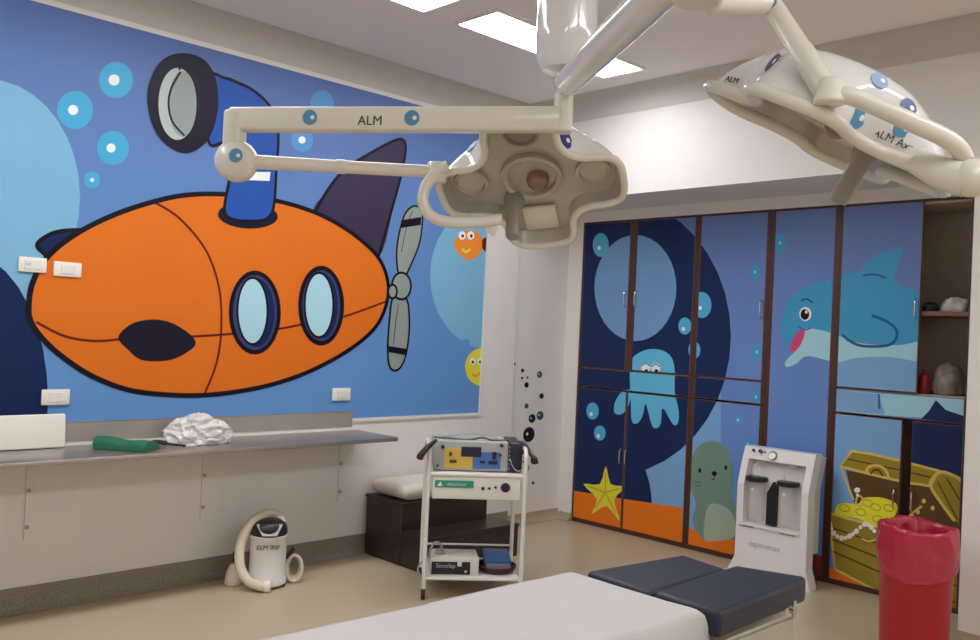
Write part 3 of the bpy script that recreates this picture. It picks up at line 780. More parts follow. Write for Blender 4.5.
mb.text('electrosur', .026, frame_mtx(CT(.16, fy - .003, .638), cx_, (0, 0, 1)), white_p, bold=.0004)
mb.build('tag_lettering', dr, smooth=0)
for (a, z, r) in ((.305, .618, .009), (.34, .619, .007), (.375, .626, .007), (.43, .626, .026)):
    mb = MB(); mb.disc(CT(a, fy + .004, z), -cy_, r, mat('socket_black', (34, 36, 52), rough=.35), h=.01, n=20); mb.build('socket_port', dr)
mb = MB(); mb.rbox(CT(CW / 2, CD / 2, .115), (CW - .02, CD + .01, .016), white_p, r=.005, rot=ROT, seg=2); mb.lohi((0, 0, 0), (0.0001, .0001, .0001), white_p) if False else None
mb.build('bottom_shelf', ct)
mb = MB(); mb.tube([CT(.01, CD, .2), CT(CW - .01, CD, .2)], .006, white_p, n=8); mb.tube([CT(0, 0, .2), CT(0, CD, .2)], .006, white_p, n=8); mb.build('guard_rail', ct)

# electrosurgical unit on the cart
es = thing('electrosurgical_unit', 'grey electrosurgical unit with yellow and blue panels on the white cart', 'medical device', CT(.27, .2, .7))
hous = mat('unit_grey', (166, 168, 166), rough=.4); yel = mat('panel_yellow', (206, 172, 74), rough=.45); blu = mat('panel_blue', (74, 112, 178), rough=.45); scr = mat('dark_screen', (38, 34, 66), rough=.15)
mb = MB(); mb.rbox(CT(.235, .2, .787), (.42, .3, .165), hous, r=.008, rot=ROT); hb = mb.build('housing', es)
fy = .05
mb = MB(); mb.rbox(CT(.165, fy - .001, .772), (.16, .004, .11), yel, r=.0015, rot=ROT, seg=1); mb.build('yellow_panel', es)
mb = MB(); mb.rbox(CT(.325, fy - .001, .765), (.155, .004, .095), blu, r=.0015, rot=ROT, seg=1); mb.build('blue_panel', es)
mb = MB(); mb.rbox(CT(.235, fy - .004, .812), (.112, .006, .055), scr, r=.002, rot=ROT, seg=1); mb.build('screen', es)
for (a, z, w, h) in ((.12, .797, .016, .022), (.135, .757, .04, .018), (.365, .795, .022, .04), (.36, .755, .05, .02), (.3, .757, .03, .014)):
    mb = MB(); mb.rbox(CT(a, fy - .006, z), (w, .008, h), scr if a > .2 else mat('amber_dark', (88, 58, 20), rough=.4), r=.002, rot=ROT, seg=1); mb.build('button', es)
for (a, z, r) in ((.075, .835, .01), (.405, .852, .01), (.4, .797, .007), (.05, .73, .006)):
    mb = MB(); mb.disc(CT(a, fy + .002, z), -cy_, r, black_p, h=.014, n=16); mb.build('knob', es)
mb = MB(); mb.rbox(CT(.487, .2, .785), (.078, .3, .165), mat('navy_housing', (32, 32, 52), rough=.35), r=.01, rot=ROT); sb = mb.build('side_module', es)
mb = MB()
for k in range(6): mb.tube([CT(.452, fy - .004, .72 + k * .024), CT(.447, fy - .004, .73 + k * .024)], .003, hous, n=6)
mb.tube(cr([CT(.455, fy - .006, .78), CT(.47, fy - .02, .74), CT(.5, fy - .022, .715), CT(.53, fy - .015, .73)], False, 6), .003, chrome, n=6)
mb.build('vent', sb)
mb = MB(); mb.tube(cr([CT(.5, .1, .868), CT(.54, .08, .86), CT(.57, .03, .81), CT(.59, .0, .79), CT(.6, .0, .765)], False, 6), .011, black_p, n=10); mb.lathe(CT(.585, -.0, .80), (0, 0, -1), [(.012, 0), (.02, .005), (.02, .03), (.01, .04)], black_p, n=14)
mb.tube(cr([CT(.545, .12, .78), CT(.56, .04, .74), CT(.55, .02, .715)], False, 6), .005, black_p, n=8); mb.build('cable', es)
mb = MB(); mb.tube(cr([CT(.03, .16, .872), CT(.1, .12, .876), CT(.22, .1, .872), CT(.3, .12, .884), (CT(.36, .1, .874)), CT(.45, .14, .872)], False, 8), .0055, mat('olive_cable', (88, 92, 72), rough=.6), n=8)
mb.tube(cr([CT(.08, .2, .874), CT(.2, .22, .89), CT(.3, .18, .895), CT(.4, .2, .874)], False, 8), .004, hous, n=8); mb.build('cable', es)
pd = MB(); pd.tube(cr([CT(-.055, -.035, .775), CT(-.045, -.035, .8), CT(-.01, -.02, .84), CT(.035, .03, .872)], False, 5), [.017, .018, .02, .02, .02, .018, .018, .017, .017, .016, .015, .015, .013, .012, .01, .01], black_p, n=12)
tag(pd.build('black_handpiece', smooth=60), 'black handpiece hooked over the left rail of the cart', 'handpiece')
# lower shelf
bx = thing('control_box', 'black-faced white control box on the lower cart shelf', 'medical device', CT(.17, .1, .123))
mb = MB(); mb.rbox(CT(.17, .135, .173), (.27, .2, .1), mat('box_cream', (208, 206, 198), rough=.4), r=.005, rot=ROT, seg=2); mb.build('casing', bx)
mb = MB(); mb.rbox(CT(.15, .034, .165), (.215, .006, .07), black_p, r=.002, rot=ROT, seg=1); f_ = mb.build('front_plate', bx)
mb = MB(); mb.rbox(CT(.197, .029, .189), (.024, .004, .024), mat('box_cream', (0, 0, 0)), r=.001, rot=ROT, seg=1); mb.build('button', f_); mb = MB(); mb.disc(CT(.232, .031, .15), -cy_, .008, chrome, h=.01); mb.build('button', f_)
mb = MB(); mb.text('Sonolap', .034, frame_mtx(CT(.12, .0305, .178), cx_, (0, 0, 1)), mat('print_grey', (176, 178, 190), rough=.5), bold=.0004); mb.build('lettering', f_, smooth=0)
mb = MB(); mb.tube(cr([CT(.03, .12, .2), CT(.035, .1, .25), CT(.06, .1, .29), CT(.09, .1, .28), CT(.105, .1, .24), CT(.1, .12, .222)], False, 8), .007, mat('grey_cable', (150, 150, 146), rough=.5), n=8)
mb.tube(cr([CT(.02, .1, .2), CT(-.02, .04, .19), CT(-.035, .0, .16), CT(-.02, -.02, .13), CT(-.03, -.03, .09), CT(-.02, -.03, .05)], False, 8), .004, MATS['grey_cable'], n=8); mb.build('cable', bx)
mb = MB(); mb.lathe(CT(.09, .12, .223), (0, 0, 1), [(.03, 0), (.024, .02), (.01, .03)], MATS['grey_cable'], n=16); mb.build('connector', bx)
fp = thing('foot_pedal', 'blue foot pedal with coiled dark red cable on the lower cart shelf', 'pedal', CT(.42, .17, .123))
mb = MB(); mb.rbox(CT(.42, .17, .155), (.14, .18, .06), mat('pedal_grey', (130, 122, 124), rough=.4), r=.008, rot=ROT, seg=2); mb.build('body', fp)
mb = MB(); mb.rbox(CT(.42, .165, .2), (.15, .17, .026), mat('pedal_blue', (44, 92, 146), rough=.4), r=.006, rot=ROT @ Matrix.Rotation(.18, 3, 'X'), seg=2); mb.build('treadle', fp)
mb = MB()
for k in range(3): mb.tube([CT(.42 + (.095 + .006 * k) * math.cos(a), .16 + (.11 + .004 * k) * math.sin(a), .134 + .011 * k) for a in [2 * PI * j / 28 for j in range(28)]], .0065, mat('maroon_cable', (64, 24, 32), rough=.5), closed=True, n=8)
mb.build('cable', fp, smooth=80)

# ------------------------------------------------------------------ scrub / suction station beside the cupboards
FXm = 5.2
st_ = thing('suction_station', 'white two-bottle suction station in front of the seal cupboard', 'medical device', (FXm + .12, -1.95, 0))
def SP(y, z, x=0): return Vector((FXm + x, y, z))
SL, SR = -1.755, -2.235
bl = mat('bezel_white', (226, 222, 222), rough=.3); rc = mat('recess_grey', (204, 200, 196), rough=.4)
def prof_x(z):                       # front face leans back above .62
    return 0 if z < .60 else (z - .60) * .35
# ring-shaped bezel: outline and inner opening, both as profiles on the leaning face
def strip(mb, y0, y1, z0, z1, d0, d1, m, n=6):
    for k in range(n):
        a, b = z0 + (z1 - z0) * k / n, z0 + (z1 - z0) * (k + 1) / n
        v = []
        for (z, d) in ((a, d0), (a, d1), (b, d1), (b, d0)):
            for y in (y0, y1): v.append(mb.bm.verts.new(SP(y, z, prof_x(z) + d)))
        i = mb.mi(m)
        for q in ((0, 1, 7, 6), (2, 4, 5, 3), (0, 6, 4, 2), (1, 3, 5, 7), (0, 2, 3, 1), (6, 7, 5, 4)):
            mb.bm.faces.new([v[j] for j in q]).material_index = i
mb = MB()
strip(mb, SL, SL - .045, .12, .82, 0, .09, bl); strip(mb, SR + .045, SR, .12, .82, 0, .09, bl)
strip(mb, SL - .045, SR + .045, .12, .34, 0, .09, bl); strip(mb, SL - .045, SR + .045, .745, .82, 0, .09, bl)
strip(mb, SL - .045, SR + .045, .325, .34, -.01, .0, bl, 1)
mb.prism([SP(SL, .12), SP(SL + .05, .02), SP(SL + .05, .0), SP(SR - .03, .0), SP(SR - .03, .02), SP(SR, .12)], (.09, 0, 0), bl)
mb.build('front_bezel', st_)
mb = MB(); strip(mb, SL - .045, SR + .045, .34, .745, .06, .075, rc); mb.build('recess', st_)
mb = MB(); strip(mb, SL - .02, SL - .035, .05, .79, .095, .15, rc, 6); strip(mb, SR + .035, SR + .02, .2, .79, .095, .2, rc, 6)
mb.lohi((FXm + .09, SR + .02, 0), (FXm + .2, SL - .02, .1), mat('dark_base', (46, 42, 52), rough=.5)); mb.build('side_panel', st_)
mb = MB(); mb.lohi((FXm - .006, -1.88, .315), (FXm - .001, -1.78, .322), mat('slot_tan', (150, 130, 108), rough=.5)); mb.build('slot', st_, smooth=0); mb = MB(); mb.lohi((FXm - .006, -2.16, .315), (FXm - .001, -2.06, .322), MATS['slot_tan']); mb.build('slot', st_, smooth=0)
jar_m = mat('clear_jar', (214, 216, 216), rough=.08, alpha=.22, spec=.8)
for yj in (-1.865, -2.08):
    mb = MB(); j0 = SP(yj, .36, .045)
    mb.lathe(j0, (0, 0, 1), [(.05, 0), (.056, .01), (.056, .24), (.05, .26)], jar_m, n=28); jr = mb.build('suction_jar', st_)
    mb = MB(); mb.lathe(j0 + Vector((0, 0, .25)), (0, 0, 1), [(.066, 0), (.07, .006), (.07, .022), (.062, .028)], black_p, n=28); mb.build('lid', jr)
    mb = MB(); mb.tube(cr([j0 + Vector((-.01, .02, .28)), j0 + Vector((-.02, .015, .34)), j0 + Vector((0, -.03, .38)), j0 + Vector((.06, -.05, .36))], False, 6), .006, jar_m, n=8); mb.build('tube', jr, smooth=80)
    mb = MB(); mb.sphere(j0 + Vector((-.05, 0, .2)), .008, c_white2); mb.build('valve', jr)
mb = MB(); mb.prism([SP(-1.945, .345, .03), SP(-1.945, .545, .03), SP(-1.985, .62, .03), SP(-2.01, .6, .03), SP(-2.01, .345, .03)], (.03, 0, 0), black_p); mb.build('centre_fin', st_)
mb = MB()
kz = .79; kx = prof_x(kz)
mb.lathe(SP(-1.96, kz - .01, kx - .003), (-1, 0, .55), [(.03, 0), (.03, .008), (.026, .012)], grey_d, n=24); mb.lathe(SP(-1.96, kz - .01, kx - .016), (-1, 0, .55), [(.023, 0), (.023, .002)], c_white2, n=24); mb.build('gauge', st_)
for (y, r, m) in ((-1.825, .009, 'k_red'), (-1.875, .013, 'k_navy'), (-1.905, .006, 'k_grey')):
    mb = MB(); mb.lathe(SP(y, kz + .005, kx), (-1, 0, .55), [(r, 0), (r, .014), (r * .7, .016)], mat(m, {'k_red': (78, 30, 36), 'k_navy': (24, 24, 72), 'k_grey': (140, 142, 148)}[m], rough=.3), n=18); mb.build('knob', st_)
mb = MB(); mb.text('aspiromax', .052, frame_mtx(SP(-1.96, .215, -.0015), (0, -1, 0), (0, 0, 1)), mat('faint_grey', (168, 172, 184), rough=.5), bold=.0008); mb.build('lettering', st_, smooth=0)

# ------------------------------------------------------------------ red bin
BC = Vector((4.56, -3.105, 0))
rb = thing('waste_bin', 'red cylindrical waste bin in front of the treasure chest cupboard', 'bin', BC)
red = mat('bin_red', (168, 22, 40), rough=.35, var=.05)
mb = MB(); prof = [(.148, 0), (.152, .01), (.168, .56), (.174, .57), (.174, .59), (.164, .59), (.16, .56), (.145, .02), (.001, .02)]
mb.lathe(BC, (0, 0, 1), prof, red, n=48); mb.build('bin_body', rb)
redb = mat('red_bag', (176, 26, 62), rough=.22, spec=.8, alpha=.93, bump=.5, bscale=14)
mb = MB(); rings = []
for k in range(22):
    t = k / 21; n = 72; ring = []
    for j in range(n):
        a = 2 * PI * j / n
        if t < .25: z = .55 + t * .4 + .012 * math.sin(3 * a); r = .150 + t * .08
        else: z = .65 - (t - .25) / .75 * (.235 + .02 * math.sin(2 * a + 1)) ; r = .176 + .008 * math.sin((t - .25) / .75 * PI)
        p = Vector((math.cos(a) * 3, math.sin(a) * 3, t * 2.2))
        r += .011 * noise.noise(p * 1.3) + .006 * noise.noise(p * 3.1)
        z += .008 * noise.noise(p * 1.7 + Vector((4, 4, 4)))
        ring.append(mb.bm.verts.new(BC + Vector((math.cos(a) * r, math.sin(a) * r, z))))
    rings.append(ring)
mb.loft(rings, redb, False, False); lb = mb.build('bag_liner', rb, smooth=180)
lb['label'] = 'shiny crinkled pink-red bag folded over the bin rim'

# ------------------------------------------------------------------ operating table
ot = thing('operating_table', 'operating table with split dark blue leg pads', 'operating table', (1.6, -3.2, 0))
TZ = .76
def pad(pts, z0, z1, m, name, r=.014):
    mb = MB(); mb.prism([(x, y, z0) for x, y in pts], (0, 0, z1 - z0), m); o = mb.build(name, ot, bevel=r); o.modifiers['bevel'].segments = 4; return o
pad([(.72, -2.905), (2.16, -2.965), (2.155, -3.395), (.70, -3.375)], TZ - .085, TZ - .012, pad_m, 'mattress')
pad([(2.2, -2.962), (2.65, -3.02), (2.61, -3.215), (2.18, -3.222)], TZ - .075, TZ - .004, pad_m, 'leg_pad')
pad([(2.18, -3.232), (2.665, -3.212), (2.735, -3.425), (2.7, -3.44), (2.17, -3.458)], TZ - .075, TZ, pad_m, 'leg_pad')
mb = MB(); mb.lohi((.75, -3.38, TZ - .12), (2.15, -2.97, TZ - .087), steel_d); mb.lohi((2.2, -3.2, TZ - .1), (2.56, -3.0, TZ - .078), steel_d); mb.lohi((2.2, -3.43, TZ - .1), (2.6, -3.25, TZ - .078), steel_d); mb.build('frame_plate', ot, bevel=.003)
mb = MB(); mb.lohi((2.0, -3.475, TZ - .155), (2.56, -3.462, TZ - .086), mat('rail_plate', (186, 182, 168), rough=.35, metal=.5)); mb.build('side_rail', ot, bevel=.002)
mb = MB(); mb.cyl((2.3, -3.475, TZ - .118), (2.3, -3.488, TZ - .118), .01, chrome); mb.cyl((2.55, -3.47, TZ - .06), (2.55, -3.485, TZ - .06), .012, chrome); mb.tube([(2.55, -3.48, TZ - .085), (2.55, -3.482, TZ - .03)], .006, chrome, n=8); mb.build('clamp_knob', ot)
mb = MB(); mb.lohi((1.2, -3.3, .14), (1.6, -3.06, TZ - .12), steel); mb.build('pedestal', ot, bevel=.01)
mb = MB(); mb.lohi((.85, -3.4, .03), (1.95, -2.96, .14), steel_d); mb.build('base', ot, bevel=.02)
for (x, y) in ((.92, -3.34), (.92, -3.02), (1.88, -3.34), (1.88, -3.02)):
    mb = MB(); mb.cyl((x, y - .02, .03), (x, y + .02, .03), .03, black_p); mb.build('caster', ot)
# sheet
mb = MB(); si = mb.mi(sheet_m)
NXs, NYs = 90, 44
xs0, xs1 = .68, 2.185
def sheet_pt(i, j):
    u = i / NXs; v = j / NYs
    x = xs0 + (xs1 + .0 - xs0) * u
    # arc length across: hang - top - hang
    yn = -2.895 + (-.05) * u; yf = -3.395 + (-.028) * u     # far and near edges of the top
    W = abs(yf - yn); hang = .2; S = W + 2 * hang; s = v * S
    R_ = .022
    if s < hang: y, z = yn, TZ - (hang - s)
    elif s > hang + W: y, z = yf, TZ - (s - hang - W)
    else: y, z = yn + (yf - yn) * (s - hang) / W, TZ
    # round the edges
    de = min(abs(s - hang), abs(s - hang - W))
    if de < R_:
        z -= (R_ - de) * .25
    z += .0035 * noise.noise(Vector((x * 3, y * 5, 0))) + .0016 * noise.noise(Vector((x * 9, y * 11, 4)))
    if s < hang or s > hang + W: y += (.008 * math.sin(x * 17) + .004) * min(1, abs(TZ - z) / .05) * (1 if s < hang else -1)
    if u > .955:
        q_ = (u - .955) / .045; z -= q_ ** 3 * .09 + q_ * .004; x = min(x, xs0 + (xs1 - xs0) * (.955 + .045 * q_ ** .7))
    return Vector((x, y, z + .004))
G = [[mb.bm.verts.new(sheet_pt(i, j)) for j in range(NYs + 1)] for i in range(NXs + 1)]
for i in range(NXs):
    for j in range(NYs):
        mb.bm.faces.new((G[i][j], G[i + 1][j], G[i + 1][j + 1], G[i][j + 1])).material_index = si
so = tag(mb.build('table_sheet', smooth=180), 'white sheet spread over the operating table', 'sheet')
sm = so.modifiers.new('thick', 'SOLIDIFY'); sm.thickness = .003

# ------------------------------------------------------------------ surgical lights
def clover(R, n=4):
    q = [(1, 0), (.985, .2), (.92, .32), (.78, .37), (.62, .38), (.5, .43), (.43, .5), (.38, .62), (.37, .78), (.32, .92), (.2, .985)]
    pts = []
    for k in range(4):
        c, s = math.cos(k * PI / 2), math.sin(k * PI / 2)
        pts += [Vector((x * c - y * s, x * s + y * c)) * R for x, y in q]
    return cr(pts, True, n)
dark_dot = mat('dot_navy', (38, 46, 120), rough=.3); mid_dot = mat('dot_blue', (84, 146, 184), rough=.3); lite_dot = mat('dot_pale', (150, 178, 214), rough=.3)
ink = mat('ink', (58, 54, 60), rough=.5)
def bubble(mb, c, ax, r, m, h=.0015):
    ax = Vector(ax).normalized(); mb.disc(c, ax, r, m, h=h, n=28)
    u = ax.orthogonal().normalized(); w = Vector((0, 0, 1)); rr = (w.cross(ax)).normalized() if abs(ax.z) < .95 else u
    mb.disc(Vector(c) + ax * h + rr * r * .38 - ax.cross(rr) * r * .0 , ax, r * .28, c_white2, h=.0007, n=14)

def lamp_head(root, C, nrm, xdir, R=.305, H=.17, handle_off=(0, 0), rim=.0125, full=.75):
    """C centre of the rim plane, nrm the way the light faces"""
    z = -Vector(nrm).normalized(); x = Vector(xdir); x = (x - z * x.dot(z)).normalized(); y = z.cross(x)
    M = Matrix((x, y, z)).transposed().to_4x4(); M.translation = Vector(C)
    out = clover(R)
    def W(p, h): return M @ Vector((p[0], p[1], h))
    mb = MB(); rings = []
    NR = 14
    for k in range(NR + 1):
        t = k / NR * PI / 2; sc = math.cos(t) ** full if k < NR else 0.02; h = H * math.sin(t); bl_ = min(1, math.sin(t) * 1.25)
        ring = []
        for p in out:
            ang = p.normalized(); rr = p.length * (1 - bl_) + R * .84 * bl_
            q = ang * rr * sc; ring.append(mb.bm.verts.new(W(q, h)))
        rings.append(ring)
    mb.loft(rings, dome_w, False, True); dome = mb.build('dome', root, smooth=60)
    mb = MB(); mb.tube([W(p, 0) for p in out], rim, arm_w, n=12, closed=True); mb.build('rim', root, smooth=80)
    mb = MB(); a = [mb.bm.verts.new(W(p * .965, .0)) for p in out]; b = [mb.bm.verts.new(W(p * .9, .05)) for p in out]; c = [mb.bm.verts.new(W(p * .45, .062)) for p in out]
    mb.loft([a, b, c], grey_in, False, True); mb.build('reflector_plate', root, smooth=50)
    for k in range(4):
        an = k * PI / 2; q = Vector((math.cos(an), math.sin(an))) * R * .68
        mb = MB()
        if k == 1:
            e = Vector((1, 0, 0)); 
            mb.rbox(W(q, .05), (.12, .12, .016), arm_w, r=.006, rot=M.to_3x3(), seg=2)
        else: mb.lathe(W(q, .056), -z, [(.062, 0), (.06, .012), (.05, .016), (.044, .006), (.001, .004)], grey_d if k % 2 else grey_in, n=28)
        mb.build('light_module', root)
    mb = MB(); mb.lathe(W(Vector((0, 0)), .06), -z, [(.105, 0), (.105, .02), (.095, .026), (.085, .02), (.08, .004), (.04, .002)], grey_in, n=40); hub = mb.build('hub_ring', root)
    mb = MB(); mb.sphere(W(Vector((.02, .015)), .05), .04, mat('centre_lens', (138, 92, 84), rough=.08, spec=.9, coat=.6), seg=24); mb.build('centre_lens', root, smooth=80)
    mb = MB(); hq = Vector(handle_off)
    mb.lathe(W(hq, .055), -z, [(.034, 0), (.036, .02), (.034, .04), (.03, .06), (.025, .07), (.023, .18), (.02, .186), (.001, .188)], mat('handle_grey', (146, 138, 126), rough=.35), n=28); mb.build('sterile_handle', root, smooth=45)
    return M, dome

def dome_point(M, u, v, R=.305, H=.17):
    """point on the dome above rim-plane position (u,v), with its outward normal"""
    def hgt(u, v):
        r = math.hypot(u, v) / (R * .86); return H * math.sqrt(max(.02, 1 - min(.98, r) ** 2.6))
    e = .004; h = hgt(u, v); n = Vector((-(hgt(u + e, v) - hgt(u - e, v)) / (2 * e), -(hgt(u, v + e) - hgt(u, v - e)) / (2 * e), 1)).normalized()
    return M @ Vector((u, v, h)), (M.to_3x3() @ n).normalized()

from mathutils.bvhtree import BVHTree
def project(objs, u, v):
    """first point of the given parts in the direction of survey ray (u, v)"""
    best = None; r = ray(u, v).normalized()
    for o in objs:
        me = o.data; Wm = world_of(o)
        bv = BVHTree.FromPolygons([Wm @ q.co for q in me.vertices], [tuple(p.vertices) for p in me.polygons])
        loc, nn, idx, dist = bv.ray_cast(CAM, r)
        if loc is not None and (best is None or dist < best[2]):
            if nn.dot(r) > 0: nn = -nn
            best = (loc, nn, dist)
    return best
def decal(parent, objs, u, v, r, m, name='bubble_decal'):
    h = project(objs, u, v)
    if h: 
        mb = MB(); bubble(mb, h[0] + h[1] * .0008, h[1], r, m, h=.002); mb.build(name, parent)

sl = thing('surgical_light', 'surgical light with open four-lobed head hanging from a long horizontal arm near the centre', 'surgical light', (2.02, -2.95, ZC))
POST = Vector((2.017, -2.943, 0))
mb = MB(); mb.lathe(POST + Vector((0, 0, ZC - .05)), (0, 0, 1), [(.19, 0), (.2, .012), (.2, .048)], arm_w, n=40); mb.build('ceiling_plate', sl)
mb = MB(); mb.lathe(POST + Vector((0, 0, 2.285)), (0, 0, 1), [(.04, 0), (.075, .008), (.09, .04), (.092, .12), (.092, .87)], dome_w, n=40); mb.build('column', sl, smooth=50)
mb = MB(); mb.cyl(POST + Vector((0, 0, 2.19)), POST + Vector((0, 0, 2.3)), .024, arm_w); mb.build('spindle', sl)
mb = MB(); mb.lathe(POST + Vector((0, 0, 2.105)), (0, 0, 1), [(.026, 0), (.029, .004), (.029, .115), (.026, .119)], arm_w, n=28); mb.build('sleeve', sl)
E1 = Vector((1.405, -2.065, 2.144)); ad = (E1 - POST); ad.z = 0; al = ad.length; ad.normalize(); an_ = Vector((-ad.y, ad.x, 0))
if an_.dot(CAM - POST) < 0: an_ = -an_
RA = Matrix((ad, an_, Vector((0, 0, 1)))).transposed()
if RA.determinant() < 0: RA = Matrix((ad, -an_, Vector((0, 0, 1)))).transposed()
mb = MB(); mb.rbox(POST + ad * (al / 2) + Vector((0, 0, 2.144)), (al + .03, .055, .076), arm_w, r=.01, rot=RA, seg=3); armo = mb.build('horizontal_arm', sl)
af = POST + an_ * .0278
for (u, v) in ((310, 117.5), (412, 118)): decal(armo, [armo], u, v, .024, mid_dot)
hh = project([armo], 370, 121)
mb = MB(); mb.text('ALM', .042, frame_mtx(hh[0] + an_ * .0006, -ad, (0, 0, 1)), ink, bold=.001); mb.build('lettering', armo, smooth=0)
mb = MB(); mb.rbox(E1 + Vector((0, 0, -.055)), (.062, .06, .17), arm_w, r=.012, rot=RA, seg=3)
KN = at(236, 161, 2.9)
mb.lathe(KN - an_ * .035, an_, [(.05, -.005), (.064, .004), (.068, .02), (.066, .055), (.05, .068), (.001, .07)], arm_w, n=36); kn = mb.build('elbow_joint', sl, smooth=50)
decal(kn, [kn], 236, 155.5, .023, mid_dot)
J1 = at(437, 172, 2.96)
mb = MB(); sd = (J1 - KN).normalized(); mb.cyl(KN + sd * .04, KN + sd * .34, .024, arm_w, r1=.021); mb.cyl(KN + sd * .3, J1, .021, arm_w); mb.lathe(KN + sd * .32, sd, [(.021, 0), (.0235, .004), (.0235, .03), (.021, .034)], arm_w, n=24); mb.build('spring_arm', sl)
HC = at(531, 188, 3.0); tocam = (CAM - HC); th = Vector((tocam.x, tocam.y, 0)).normalized()
el = math.radians(-57)
n1 = Vector((th.x * math.cos(el), th.y * math.cos(el), math.sin(el)))
xd = Vector((th.y, -th.x, 0)); xd = xd if xd.dot(Vector((1, -1, 0))) > 0 else -xd
M1, d1_ = lamp_head(sl, HC, n1, xd + Vector((0, 0, .36)), R=.31, H=.2, handle_off=(-.075, .09))
mb = MB(); yk = cr([at(448, 166, 2.94), at(437, 172, 2.94), at(426, 186, 2.93), at(423, 202, 2.92), at(431, 216, 2.92), at(448, 222, 2.93), at(475, 222, 2.95), at(500, 219, 2.98)], False, 8)
mb.tube(yk, .0195, arm_w, n=16); mb.lathe(J1 + Vector((0, 0, -.035)), (0, 0, 1), [(.03, 0), (.034, .006), (.034, .06), (.03, .066)], arm_w, n=24); mb.build('yoke', sl, smooth=70)
mb = MB(); mb.prism([at(470, 214, 2.97), at(503, 214, 2.97), at(494, 237, 2.98), at(484, 230, 2.97)], (CAM - HC).normalized() * -.03, arm_w); mb.build('yoke_bracket', sl, bevel=.006)
decal(d1_, [d1_], 565, 140, .03, dark_dot); decal(d1_, [d1_], 472, 147, .026, lite_dot)

sl2 = thing('surgical_light', 'surgical light at the upper right, seen from the side of its blue-spotted white dome', 'surgical light', (2.08, -3.75, 2.2))
Z2 = 2.262
Q0 = POST + Vector((0, 0, 2.235)); 
P_a = at(566, 84, 2.69); P_b = at(655, -4, 1.93)
mb = MB(); mb.cyl(P_a, at(603, 47, 2.34), .040, dome_w, r1=.044); mb.cyl(at(603, 47, 2.34), at(700, -48, 1.72), .044, dome_w, r1=.046); mb.lathe(P_a, (P_b - P_a), [(.02, -.02), (.04, 0), (.041, .03)], dome_w, n=24); mb.build('horizontal_arm', sl2, smooth=50)
Jt = at(771, 4, 2.12); El = at(700, -48, 1.72)
mb = MB(); mb.lathe(El + Vector((0, 0, -.1)), (0, 0, 1), [(.04, 0), (.05, .01), (.05, .17), (.04, .18)], arm_w, n=28); mb.build('elbow_joint', sl2)
mb = MB(); mb.cyl(El + Vector((0, 0, -.03)), at(712, 2, 2.0), .028, arm_w); mb.cyl(at(712, 2, 2.0), Jt, .026, arm_w); mb.sphere(at(712, 2, 2.0), .028, arm_w); mb.build('spring_arm', sl2, smooth=50)
K2 = at(830, 96, 1.98)
mb = MB(); mb.lathe(Jt - (K2 - Jt).normalized() * .01, (K2 - Jt), [(.018, 0), (.024, .004), (.0245, .02), (.0255, (K2 - Jt).length * .55), (.0275, (K2 - Jt).length * .56), (.029, (K2 - Jt).length * .9), (.029, (K2 - Jt).length)], arm_w, n=28); pp = mb.build('drop_arm', sl2, smooth=50)
decal(pp, [pp], 771, 3, .014, mid_dot)
mb = MB(); kd = Vector((0, 0, -1)); mb.lathe(K2 + Vector((0, 0, .03)), kd, [(.02, -.01), (.031, .0), (.034, .035), (.036, .038), (.036, .046), (.03, .05)], arm_w, n=28)
yk2 = cr([K2, at(850, 96, 1.96), at(880, 108, 1.95), at(915, 124, 1.95), at(945, 138, 1.97), at(960, 150, 2.0), at(966, 165, 2.04)], False, 8)
mb.tube(yk2, .0205, arm_w, n=16)
mb.sphere(at(972, 178, 2.0), .048, arm_w, scale=(1, 1, .9)); mb.tube([at(966, 172, 2.0), at(990, 178, 2.02)], .035, arm_w, n=14)
mb.tube([at(968, 180, 2.0), at(938, 172, 2.04), at(915, 160, 2.07)], [.04, .036, .03], arm_w, n=14); mb.build('yoke', sl2, smooth=60)
HC2 = at(822, 137, 2.3)
vr = -ray(822, 139).normalized()                       # towards the camera
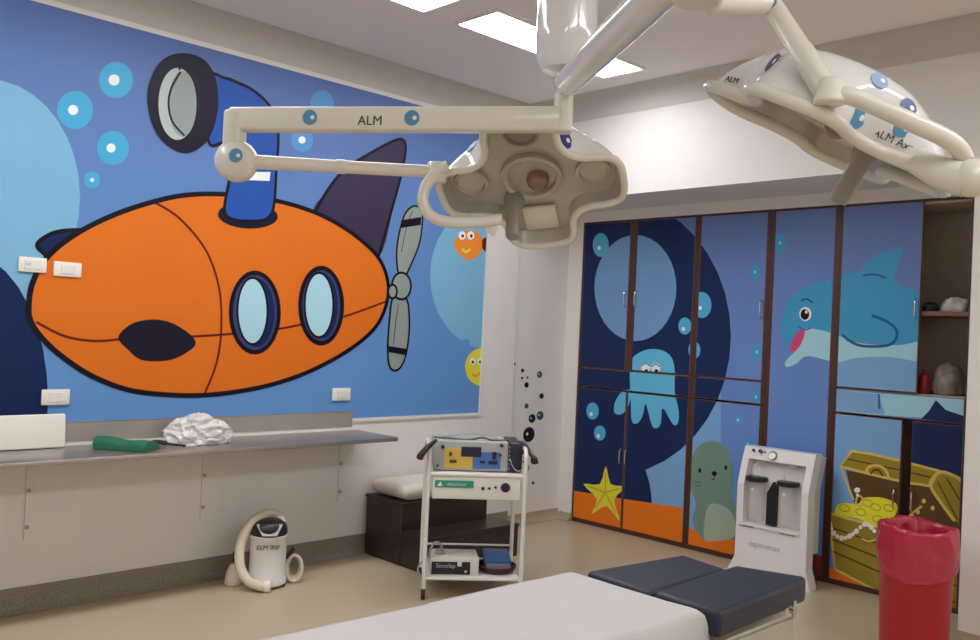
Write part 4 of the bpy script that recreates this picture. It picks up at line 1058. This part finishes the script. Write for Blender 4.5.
ri = Vector((RC[0][0], RC[1][0], RC[2][0])); upv = Vector((RC[0][1], RC[1][1], RC[2][1]))
ri = (ri - vr * ri.dot(vr)).normalized(); upv = (upv - vr * upv.dot(vr) - ri * upv.dot(ri)).normalized()
e1 = (ri * .93 - upv * .38) * .93 + vr * .33; e1.normalize()
n2 = -ri * .50 - upv * .85 + vr * .10; n2 = (n2 - e1 * n2.dot(e1)).normalized()
M2, d2_ = lamp_head(sl2, HC2, n2, e1, R=.322, H=.18, handle_off=(.11, .03), rim=.017, full=.55)
for (u, v, r, m) in ((773, 63, .026, dark_dot), (908, 108, .024, dark_dot), (879, 81, .022, lite_dot), (858, 117, .027, mid_dot), (902, 129, .02, mid_dot)): decal(d2_, [d2_], u, v, r, m)
for (u, v, s_, tx) in ((733, 81, .022, 'ALM'), (893, 140, .026, 'ALM Axs')):
    h = project([d2_], u, v)
    if h:
        n = h[1]; xx = (ri * .92 - upv * .4); xx = (xx - n * xx.dot(n)).normalized(); yy = n.cross(xx)
        if yy.dot(upv) < 0: yy = -yy
        mb = MB(); mb.text(tx, s_, frame_mtx(h[0] + n * .006, xx, yy), ink, bold=.0006); mb.build('lettering', d2_, smooth=0)

# ------------------------------------------------------------------ camera, world, view
cd = bpy.data.cameras.new('camera'); co = bpy.data.objects.new('camera', cd); COL.objects.link(co)
co.matrix_world = Matrix.Translation(CAM) @ Matrix(RC).to_4x4()
cd.sensor_fit = 'HORIZONTAL'; cd.sensor_width = 36; cd.lens = FOC / 980 * 36; cd.clip_start = .05
SC.camera = co
w = bpy.data.worlds.new('world'); SC.world = w; w.use_nodes = True
w.node_tree.nodes['Background'].inputs[0].default_value = (.5, .52, .55, 1); w.node_tree.nodes['Background'].inputs[1].default_value = .1
SC.view_settings.view_transform = 'Standard'; SC.view_settings.look = 'None'
SC.view_settings.gamma = 1; SC.view_settings.use_curve_mapping = False
SC.view_settings.exposure = 1.08
SC.cycles.diffuse_bounces = 8; SC.cycles.max_bounces = 14
